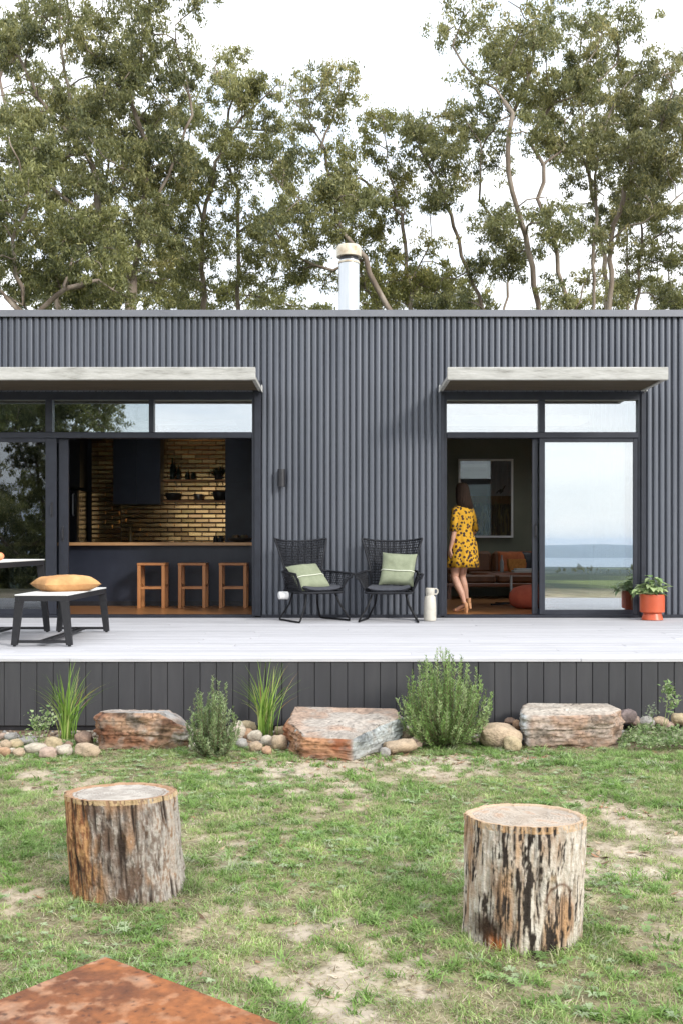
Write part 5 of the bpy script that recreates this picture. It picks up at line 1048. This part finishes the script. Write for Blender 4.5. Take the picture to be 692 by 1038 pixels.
def colR(ca, sa, z, rd, peel, nz_, crack, s):
    st_ = fbm(np.stack([ca*24, sa*24, z*5+2], -1), 4, s+12)*.72+fbm(np.stack([ca*40, sa*40, z*26], -1), 3, s+15)*.28; st2 = fbm(np.stack([ca*4, sa*4, z*1.4+5], -1), 3, s+14); base = lin(np.array([.40, .33, .26]), np.array([.56, .51, .44]), (nz_-.3)*3)
    pt = fbm(np.stack([ca*3.6, sa*3.6, z*3.4+3], -1), 4, s+33); base = lin(base, np.array([.33, .21, .13]), (pt-.5)*7*.7); base = lin(base, np.array([.42, .25, .13]), (st2-.60)*6); base = lin(base, np.array([.035, .027, .022]), (st_-.50)*15+np.clip(.45-abs(ca+.05), -.6, .45)*2.2-.35+(st2-.5)*3)
    kn = np.clip(np.exp(-((ca+.60)/.10)**2-((z-.10)/.055)**2)*1.3*(sa < 0)*(st_*2.2-.25), 0, .8); base = lin(base, np.array([.05, .03, .02]), np.exp(-((ca+.72)/.2)**2-((z-.2)/.1)**2)*1.2*(sa < 0)); base = lin(base, np.array([.46, .14, .03]), kn)
    uu = np.arctan2(ca, -sa)*.235; dd_ = np.hypot((uu-.105)*1.0, (z-.44)*.468); ar_ = np.clip(1-np.abs(dd_-.06)/.008, 0, 1)*(z > .44)*(sa < 0); base = lin(base, np.array([.10, .05, .03]), ar_*.9)
    k2 = np.exp(-((ca-.28)/.06)**2-((z-.62)/.03)**2)*(sa < 0)*(1); base = lin(base, np.array([.4, .3, .2]), k2); base = lin(base, np.array([.03, .022, .018]), crack*2.2); return lin(base, np.array([.55, .34, .17]), (z > .95)*.6*(nz_ > .45))
def topL(T_, rr_, n_, s): C = lin(np.array([.38, .34, .30]), np.array([.50, .46, .41]), (n_-.35)*4); C = lin(C, np.array([.42, .24, .13]), (rr_ > .87)*.85); C = lin(C, np.array([.22, .16, .12]), np.clip(1-abs(rr_-.80-.05*(n_-.5))/.02, 0, .8)); return lin(C, np.array([.3, .18, .1]), (rr_ > .97)*.8)
def topR(T_, rr_, n_, s): C = lin(np.array([.43, .36, .29]), np.array([.54, .48, .41]), (n_-.35)*3); C = lin(C, np.array([.44, .28, .18]), (n_-.52)*3); C = lin(C, np.array([.60, .44, .30]), (rr_ > .9)*.85); return lin(C, np.array([.4, .25, .14]), (rr_ > .975)*.7)
stump('sawn log stump with rusty orange and grey bark and a grey cut top', 131, 4.52, 123, .248, .240, .433, .075, 12, colL, topL)
stump('sawn log stump with cream bark streaked black and a pale tan cut top', 529, 4.0, 532, .222, .233, .468, .065, 27, colR, topR)

# ---------------------------------------------------------------- fire pit
fp = thing('fire_pit', 'low rusted steel fire pit with a flat square top, nearest the camera', 'fire pit', (-.626, 2.67, 0), R(-37))
m_rust2 = attrmat('corten_rust', .7, spec=.4, bump=.5, bscale=40)
def rustcol(V):
    q = V*np.array([1, 1, 1.]); n1 = fbm(q*6, 6, 501)[:, None]; n2 = fbm(q*22, 5, 503)[:, None]; n3 = fbm(q*70, 3, 505)[:, None]; n4 = fbm(q*3+9, 5, 507)[:, None]
    C = np.array([.15, .05, .02])*(1-np.clip((n1-.35)*4, 0, 1)) + np.array([.33, .115, .035])*np.clip((n1-.35)*4, 0, 1)
    f = np.clip((n2-.52)*9, 0, 1)*.7; C = C*(1-f)+np.array([.42, .20, .10])*f; f = np.clip((n4*.45+n2*.55-.57)*7, 0, 1)*.5; C = C*(1-f)+np.array([.36, .25, .18])*f
    f = np.clip((.33-n3)*12, 0, 1)*.6; C = C*(1-f)+np.array([.07, .025, .015])*f; C = C*.82*(.6+.8*fbm(q*45, 3, 509)[:, None]); return C*(.75+.5*n3)
n = 380; S_ = .95; g = np.linspace(0, 1, n); u_, v_ = np.meshgrid(g, g)
wz = (fbm(np.stack([u_*3, v_*3, u_*0], -1), 3, 511)-.5)*.012
V = np.stack([S_*u_, -S_*v_, .45+wz], -1).reshape(-1, 3); per = np.concatenate([np.arange(n), np.arange(1, n)*n+n-1, (n-1)*n+np.arange(n-2, -1, -1), np.arange(n-2, 0, -1)*n]); m_ = len(per); o_ = n*n
V = np.concatenate([V, V[per]-np.array([0, 0, .008])]); i = (np.arange(n-1)[:, None]*n + np.arange(n-1)[None]); Q = np.stack([i, i+n, i+n+1, i+1], -1).reshape(-1, 4); j = np.arange(m_)
Q = np.concatenate([Q, np.stack([per, per[(j+1) % m_], o_+(j+1) % m_, o_+j], -1)])
npmesh('lid', V, Q, m_rust2, fp, rustcol(V))
m_rust3 = noisemat('rust_side', [(.3, (.14, .04, .02)), (.7, (.38, .12, .04))], 9, .75, 0, .4)
b = MB(); b.rings([[(x, y, z) for x, y in ((q, -q), (S_-q, -q), (S_-q, -S_+q), (q, -S_+q))] for q, z in ((.16, .02), (.04, .434))]); b.build('bowl', m_rust3, fp, world=False)
for x in (.1, S_-.1):
    for y in (-.1, -S_+.1): b = MB(); b.box(x-.02, x+.02, y-.02, y+.02, 0, .3); b.build('leg', m_rust3, fp, world=False)
# ================================================================ TREES
m_gum = attrmat('gum_leaf', .45, .45, .5)
m_trunk = noisemat('gum_bark', [(.25, (.10, .075, .058)), (.45, (.2, .155, .12)), (.6, (.31, .26, .21)), (.8, (.44, .39, .34))], 1.6, .9, 0, .5, (2, 2, .35), detail=8, bscale=9)
def tree(lab, Y, limbs, clumps, seed, leaves=560, lsz=.068, dens=7, r0=.021, tint=(1, 1, 1), cat='tree', depth=1.0, spread=.36):
    r = np.random.default_rng(seed); step = .45
    L3 = []
    for li, lb in enumerate(limbs):
        yo = 0 if li == 0 else r.uniform(-1.5, 1.5); pts = []
        for k, (px, py) in enumerate(lb): yy_ = Y + (yo*min(1, k/2) if len(lb) > 1 else 0) + (r.normal(0, .25) if k else 0); pts.append(np.array(P(px, py, yy_)))
        L3.append(pts)
    base = L3[0][0].copy(); base[2] = 0.0; base_xy = base.copy(); base_xy[0] = L3[0][0][0] + (L3[0][0][0]-L3[0][1][0])*.25
    L3[0].insert(0, base_xy)
    nodes = []; par = []
    def addpoly(pts, start):
        last = start
        for k in range(len(pts)):
            p = pts[k]
            if last is None: nodes.append(p); par.append(-1); last = len(nodes)-1; continue
            q = nodes[last]; d_ = np.linalg.norm(p-q); m_ = max(1, int(d_/step))
            q = q.copy()
            for j in range(1, m_+1): nodes.append(q+(p-q)*j/m_ + (r.normal(0, .045, 3))); par.append(last); last = len(nodes)-1
    addpoly(L3[0], None)
    for pts in L3[1:]:
        if pts[0][2] < 3.5:        # a stem of its own from the ground
            b_ = base_xy + np.array([ (pts[0][0]-base_xy[0])*.6, 0, .3]); d_ = [np.linalg.norm(np.array(n_)-b_) for n_ in nodes]; addpoly([b_]+pts, int(np.argmin(d_)))
        else:
            d_ = [np.linalg.norm((np.array(n_)-pts[0])*np.array([1, .3, 1])) for n_ in nodes]; addpoly(pts, int(np.argmin(d_)))
    A = []
    for px, py, rp in clumps:
        rm = rp*1.1*Y/F; c_ = np.array(P(px, py, Y + r.uniform(-1, 1)*1.9*depth)); n_ = max(5, int(rm*rm*dens))
        v = r.normal(size=(n_, 3)); v /= np.linalg.norm(v, axis=1)[:, None]; v *= (r.uniform(0, 1, (n_, 1))**.45)*rm*np.array([1.1, 1.25, .72]); A.append(c_+v)
    A = np.concatenate(A); A = A[A[:, 2] > 2.2]
    alive = np.ones(len(A), bool); best = np.full(len(A), 1e9); bi = np.zeros(len(A), int); done = 0
    for it in range(140):
        new = np.array(nodes[done:])
        if len(new):
            D_ = np.linalg.norm(A[:, None]-new[None], axis=2); m_ = D_.argmin(1); dv = D_[np.arange(len(A)), m_]; up = dv < best; best[up] = dv[up]; bi[up] = m_[up]+done; done = len(nodes)
        alive &= best > .42
        if not alive.any(): break
        grew = False; NP = np.array(nodes)
        for nd in np.unique(bi[alive]):
            sel = alive & (bi == nd); d_ = (A[sel]-NP[nd]); d_ = (d_/np.linalg.norm(d_, axis=1)[:, None]).mean(0)
            if par[nd] >= 0: pd = NP[nd]-NP[par[nd]]; d_ = d_ + .35*pd/(np.linalg.norm(pd)+1e-6)
            d_ = d_ + r.normal(0, .17, 3); d_ /= np.linalg.norm(d_)+1e-6; nodes.append(NP[nd]+d_*step); par.append(nd); grew = True
        if not grew or len(nodes) > 9000: break
    NP = np.array(nodes); par = np.array(par); n = len(NP); nch = np.zeros(n, int); np.add.at(nch, par[1:], 1)
    acc = np.zeros(n); rad = np.zeros(n); pw = 2.25
    for k in range(n-1, -1, -1):
        rad[k] = max(r0, acc[k]**(1/pw)) if nch[k] else r0
        if par[k] >= 0: acc[par[k]] += rad[k]**pw
    rad = np.minimum(rad*np.where(rad > .05, .92, 1), .32); rad[0] *= 1.35
    loc = np.array([base_xy[0], base_xy[1], 0]); root = thing('gum_tree', lab, cat, tuple(loc), 0, 'gum trees behind the house')
    ch = [[] for _ in range(n)]
    for k in range(1, n): ch[par[k]].append(k)
    T_ = MB(); stack = [(0, None)]
    while stack:
        s_, p0 = stack.pop(); chain = [p0] if p0 is not None else []; k = s_
        while True:
            chain.append(k)
            if not ch[k]: break
            o_ = sorted(ch[k], key=lambda q: -rad[q]); 
            for q in o_[1:]: stack.append((q, k))
            k = o_[0]
        rs = [rad[c_] for c_ in chain]
        if p0 is not None: rs[0] = min(rs[0], rs[1]*1.15)
        rs[-1] *= .5; T_.tube([tuple(NP[c_]-loc) for c_ in chain], rs, 8 if rs[0] > .06 else 4, cap=False)
    T_.build('trunk', m_trunk, root, 'full', world=False)
    tips = np.where(nch == 0)[0]; near = np.where((rad < r0*2.0) & (nch > 0))[0]; near = near[r.random(len(near)) < .30]; tp_ = NP[np.concatenate([tips, near])]
    m_ = len(tp_); cnt = (leaves*r.uniform(.45, 1.35, m_)).astype(int); idx = np.repeat(np.arange(m_), cnt); N_ = len(idx)
    # sub-sprays: leaves cluster on a few twigs around each tip
    sprays = r.normal(0, 1, (m_, 9, 3))*np.array([spread, spread, spread*.62]); sp = sprays[idx, r.integers(0, 9, N_)]
    c_ = tp_[idx] + sp + r.normal(0, 1, (N_, 3))*np.array([.10, .10, .085])
    dirs = r.normal(0, .55, (N_, 3)); dirs[:, 2] -= .75; dirs /= np.linalg.norm(dirs, axis=1)[:, None]; e_ = np.cross(dirs, r.normal(size=(N_, 3))); e_ /= np.linalg.norm(e_, axis=1)[:, None]
    s_ = lsz*r.uniform(.65, 1.3, (N_, 1)); V = np.stack([c_-dirs*s_, c_+e_*s_*.36-dirs*s_*.1, c_+dirs*s_, c_-e_*s_*.36-dirs*s_*.1], 1).reshape(-1, 3)-loc
    pal = np.array([[.20, .21, .085], [.27, .27, .105], [.13, .145, .065], [.34, .33, .14], [.40, .36, .15]]); tipc = r.choice(5, m_, p=[.36, .33, .18, .10, .03]); w_ = r.random(N_) < .35; ci = np.where(w_, r.choice(5, N_, p=[.3, .3, .15, .15, .1]), tipc[idx])
    C = pal[ci]*r.uniform(.8, 1.22, (N_, 1))*np.array(tint); npmesh('crown', V, np.arange(N_*4).reshape(-1, 4), m_gum, root, np.repeat(C, 4, 0))
    return root
zl = lambda L_: [(x/1.977, y/1.977, (q[0] if q else 0)/1.977) if q else (x/1.977, y/1.977) for x, y, *q in L_]
zr = lambda L_: [(342+x/1.977, y/1.977, q[0]/1.977) if q else (342+x/1.977, y/1.977) for x, y, *q in L_]
T1 = tree('broadest gum tree, with the tallest crown, above the kitchen awning', 34,
  [zl([(265, 640), (265, 560), (235, 500), (195, 450), (130, 400), (50, 330)]), zl([(265, 560), (290, 430), (300, 300), (262, 200), (290, 60)]), zl([(195, 450), (192, 350), (165, 280), (130, 130), (120, 60)]), zl([(165, 290), (80, 200), (40, 110)]), zl([(290, 430), (340, 350), (390, 230), (370, 150)])],
  zl([(120, 150, 40), (210, 270, 40), (290, 300, 45), (340, 300, 36), (20, 30, 40), (30, 80, 55), (110, 60, 62), (190, 45, 60), (285, 30, 50), (310, 85, 38), (170, 215, 40), (225, 160, 45), (290, 185, 85), (350, 175, 45), (300, 245, 55), (150, 305, 60), (220, 330, 75), (250, 400, 75), (330, 370, 62), (60, 330, 85), (10, 200, 60), (180, 480, 60), (270, 480, 75), (60, 250, 50), (200, 110, 40), (130, 360, 50), (130, 10, 45), (240, -25, 50), (60, -20, 50), (330, -30, 35), (400, 10, 22), (10, 130, 40), (100, 255, 35)]), 1)
T2 = tree('low dark bushy gum tree just above the roof, in front of the broadest gum', 30,
  [zl([(60, 640), (20, 600), (-60, 520)]), zl([(60, 640), (130, 575), (200, 560), (260, 600)]), zl([(40, 610), (20, 480), (60, 400)]), zl([(130, 575), (150, 500), (200, 440)])],
  zl([(60, 420, 70), (50, 500, 70), (130, 560, 85), (10, 580, 70), (-20, 410, 70), (20, 300, 55), (200, 520, 60), (220, 590, 60), (140, 470, 60), (-60, 500, 80), (-90, 380, 60)]), 2, tint=(.95, .97, .92))
T3 = tree('slender two-stemmed gum tree between the broadest gum and the steel flue', 38,
  [zl([(475, 640), (478, 500), (475, 380), (440, 300), (465, 200)]), zl([(408, 640), (405, 440), (430, 330), (480, 240), (540, 190)]), zl([(405, 440), (370, 340), (385, 240)]), zl([(478, 470), (560, 420), (600, 330)]), zl([(408, 500), (340, 460), (300, 430)])],
  zl([(450, 400, 30), (540, 260, 32), (380, 400, 28), (420, 200, 32), (440, 120, 32), (480, 190, 58), (535, 195, 45), (385, 130, 26), (430, 280, 42), (480, 335, 50), (430, 450, 32), (400, 590, 60), (500, 560, 50), (330, 550, 60), (455, 160, 30), (540, 440, 38), (560, 350, 30), (400, 350, 38), (500, 270, 36), (470, 500, 36), (370, 300, 35), (395, 520, 30), (350, 440, 40), (520, 490, 35)]), 3, tint=(1.05, 1.05, 1))
T4 = tree('gum tree whose leaning trunk crosses behind the steel flue', 33,
  [[(400, 325), (367, 263), (342, 225), (310, 208), (273, 177)], [(342, 225), (338, 190), (329, 152), (293, 96)], [(329, 152), (342, 110), (345, 78)], [(367, 263), (335, 270), (300, 262)], [(310, 208), (285, 215), (262, 230)]],
  zl([(575, 340, 26), (590, 330, 32), (620, 185, 36), (665, 165, 30), (645, 270, 30), (675, 385, 36), (620, 500, 65), (590, 560, 55), (555, 430, 42), (640, 400, 30)]) + zr([(12, 190, 28), (10, 150, 16), (20, 420, 40), (-20, 560, 55)]), 4)
T5 = tree('yellow-green gum tree beside the steel flue, above the two armchairs', 36,
  [zr([(150, 640), (130, 430), (50, 360), (0, 310)]), zr([(130, 430), (95, 330), (90, 240)]), zr([(150, 560), (190, 480), (185, 400)]), zr([(100, 640), (40, 540), (0, 445)])],
  zr([(60, 300, 46), (88, 245, 22), (40, 380, 60), (100, 430, 48), (60, 470, 42), (120, 570, 70), (60, 570, 60), (200, 570, 52), (130, 370, 34), (10, 330, 36), (150, 500, 36), (160, 600, 50)]), 5, tint=(1.12, 1.1, .9))
T6 = tree('gum tree with a slim curved stem, above the jug and doorway edge', 35,
  [zr([(300, 640), (262, 540), (230, 450), (200, 350), (160, 270)]), zr([(330, 640), (350, 540), (330, 470), (285, 400), (290, 300)]), zr([(262, 540), (210, 560), (175, 620)])],
  zr([(160, 270, 44), (220, 240, 46), (150, 325, 34), (280, 240, 46), (230, 370, 36), (200, 400, 26), (325, 310, 46), (245, 600, 42), (190, 300, 30), (250, 300, 30), (300, 440, 28), (340, 505, 30), (185, 240, 30)]), 6)
T7 = tree('gum tree with long pale stems and the highest crown above the open doorway', 33,
  [zr([(465, 640), (430, 480), (400, 400), (412, 330), (385, 285), (430, 205), (520, 100)]), zr([(410, 640), (385, 500), (345, 350), (350, 230), (320, 175), (270, 150), (230, 95)]), zr([(350, 230), (385, 140), (390, 50)]), zr([(430, 205), (500, 180), (560, 130)]), zr([(412, 330), (450, 300), (470, 210)])],
  zr([(245, 62, 34), (205, 72, 18), (288, 56, 18), (360, 40, 44), (395, 25, 38), (405, 95, 40), (335, 88, 30), (460, 38, 34), (545, 42, 42), (575, 50, 24), (500, 110, 55), (545, 125, 40), (450, 150, 40), (305, 160, 26), (350, 180, 26), (400, 210, 46), (480, 185, 32), (420, 400, 34), (400, 450, 34), (320, 460, 30), (440, 480, 34), (340, 530, 34), (440, 600, 34), (380, 270, 30), (440, 290, 30), (430, 60, 30)]), 7)
T8 = tree('dense many-stemmed gum tree with a low bending branch above the glass door', 37,
  [zr([(515, 640), (515, 500), (520, 380), (520, 300), (560, 190)]), zr([(545, 640), (550, 450), (585, 330), (600, 230)]), zr([(470, 630), (520, 500), (580, 455), (640, 430), (700, 375)]), zr([(520, 380), (480, 300), (490, 200)]), zr([(585, 330), (640, 280), (670, 180)])],
  zr([(620, 175, 58), (660, 150, 42), (540, 250, 48), (650, 235, 58), (590, 320, 55), (665, 310, 42), (500, 350, 46), (540, 400, 50), (480, 420, 44), (600, 385, 46), (520, 480, 34), (640, 130, 30), (700, 190, 50), (700, 280, 50), (560, 190, 34), (600, 240, 40), (560, 330, 36), (640, 350, 36), (510, 290, 32), (620, 440, 30)]), 8, tint=(1, .97, 1))
T9 = tree('thin straight gum tree rising above the potted plant', 41,
  [zr([(600, 640), (610, 440), (598, 300)]), zr([(575, 640), (580, 450), (560, 330)]), zr([(610, 500), (670, 450), (710, 420)])],
  zr([(670, 475, 24), (640, 590, 42), (685, 600, 30), (555, 590, 36), (590, 300, 40), (610, 350, 34), (560, 330, 30), (720, 420, 40), (690, 520, 20), (585, 440, 30)]), 9)
T10 = tree('distant low gum tree filling the gaps beneath the broadest gum', 47,
  [zl([(180, 640), (190, 560), (240, 500)]), zl([(180, 640), (120, 520)]), zl([(190, 560), (300, 540), (380, 560)])],
  zl([(100, 590, 60), (180, 590, 60), (270, 580, 60), (350, 600, 50), (430, 600, 50), (520, 600, 45), (230, 520, 60), (320, 480, 50), (600, 610, 50), (20, 470, 60), (120, 440, 60)]), 10, dens=5, leaves=320, lsz=.09, tint=(1.1, 1.1, 1), r0=.022)
T11 = tree('distant yellow-green gum tree low between the stems above the doorway', 48,
  [zr([(200, 660), (190, 600), (120, 560)]), zr([(440, 690), (430, 650), (425, 600)]), zr([(640, 690), (640, 650), (650, 600)])],
  zr([(50, 610, 40), (110, 600, 50), (170, 590, 48), (240, 605, 42), (300, 610, 34), (440, 612, 34), (560, 600, 34), (640, 600, 40), (690, 610, 34), (500, 612, 30)]), 11, dens=4.5, leaves=300, lsz=.09, tint=(1.12, 1.1, .95), r0=.022)
T12 = tree('gum tree standing behind the broadest gum, its foliage filling the gaps', 43,
  [zl([(120, 660), (110, 500), (90, 330), (110, 180)]), zl([(110, 500), (200, 400), (240, 260)]), zl([(90, 330), (20, 250), (0, 160)]), zl([(200, 400), (320, 330), (360, 240)])],
  zl([(20, 120, 50), (80, 180, 50), (140, 110, 45), (40, 260, 55), (130, 230, 50), (210, 220, 55), (280, 130, 45), (300, 260, 50), (20, 380, 60), (110, 340, 50), (200, 330, 50), (300, 420, 50), (370, 230, 38), (400, 320, 36), (60, 560, 60), (160, 420, 45), (330, 560, 50), (220, 60, 40), (60, 30, 40)]), 12, dens=4.5, leaves=330, lsz=.09, r0=.022, tint=(1.05, 1.05, 1.1))
T13 = tree('gum tree behind the dense one above the glass door, showing through its gaps', 44,
  [zr([(540, 660), (535, 500), (500, 330), (480, 150)]), zr([(535, 500), (620, 380), (660, 250)]), zr([(500, 330), (420, 260), (370, 150)])],
  zr([(380, 120, 36), (440, 200, 40), (520, 190, 45), (600, 230, 45), (660, 220, 45), (480, 310, 36), (560, 300, 40), (640, 380, 40), (420, 80, 34), (520, 60, 36), (560, 430, 30), (330, 240, 30), (250, 280, 34), (180, 300, 30)]), 13, dens=4.5, leaves=320, lsz=.09, r0=.022, tint=(1.05, 1.05, 1.1))
# trees just outside the frame on both sides, and those behind the camera that the windows mirror
dup(T8, (-21.5, 36, 0), .9, 'gum tree beyond the kitchen end of the house'); dup(T7, (19.5, 36, 0), 2.2, 'gum tree beyond the living room end of the house')
for k, (s_, x, y, rz, sc_, sink) in enumerate(((T1, -15.5, -27, 2.6, .8, 4), (T8, -22, -30, 1.0, .8, 3), (T2, -11.0, -24, .4, 1.0, 6), (T5, -9.0, -28, 1.2, .6, 2.5), (T2, -17.5, -22, 2.2, 1.1, 8), (T2, -26, -24, 1.1, 1.2, 8), (T10, -16, -33, .3, .8, 7), (T10, -26, -34, 1.9, .9, 7), (T6, -13, -31, .5, .7, 3), (T2, -14.6, -20, 3.3, 1.1, 10), (T2, -20, -25, .2, 1.2, 3), (T2, -15.5, -29, 1.4, 1.25, 2), (T2, -18.5, -19, 5.2, 1.2, 10))):
    dup(s_, (x, y, float(height(x, y))-sink), rz, 'gum tree on the slope below the lawn, mirrored in the kitchen windows', 'gum trees on the slope below the lawn', sc_)

rv = random.Random(21)
for k in range(150):
    D = 380*(6**rv.random()); x = D*(rv.uniform(-.3, .17) if k % 2 else rv.uniform(.18, .33)); y = -(D-25.5)
    dup(rv.choice((T1, T5, T8, T3)), (x, y, float(height(x, y))-.3), rv.uniform(0, 6.28), 'tree standing in the valley paddocks, mirrored small in the glass door', 'trees scattered in the valley', rv.uniform(.3, .6) if k % 2 else rv.uniform(.14, .28))
hz = MB(); hz.box(-15500, 15500, -18000, 3000, -1100, 60); m, nt_, b_ = M('haze_air'); nt_.nodes.remove(b_); pv = N(nt_, 'ShaderNodeVolumePrincipled'); pv.inputs['Color'].default_value = (.66, .80, 1, 1); pv.inputs['Density'].default_value = HAZE; pv.inputs['Anisotropy'].default_value = .3
nt_.links.new(pv.outputs[0], nt_.nodes['Material Output'].inputs['Volume'])
if HAZE > 0: o = hz.build('haze', m); o['kind'] = 'stuff'; tag(o, 'thin bluish haze over the valley and the far hills', 'haze')
print('TREE LEAVES', sum(len(x.data.polygons) for x in bpy.data.objects if x.name.startswith('crown')))
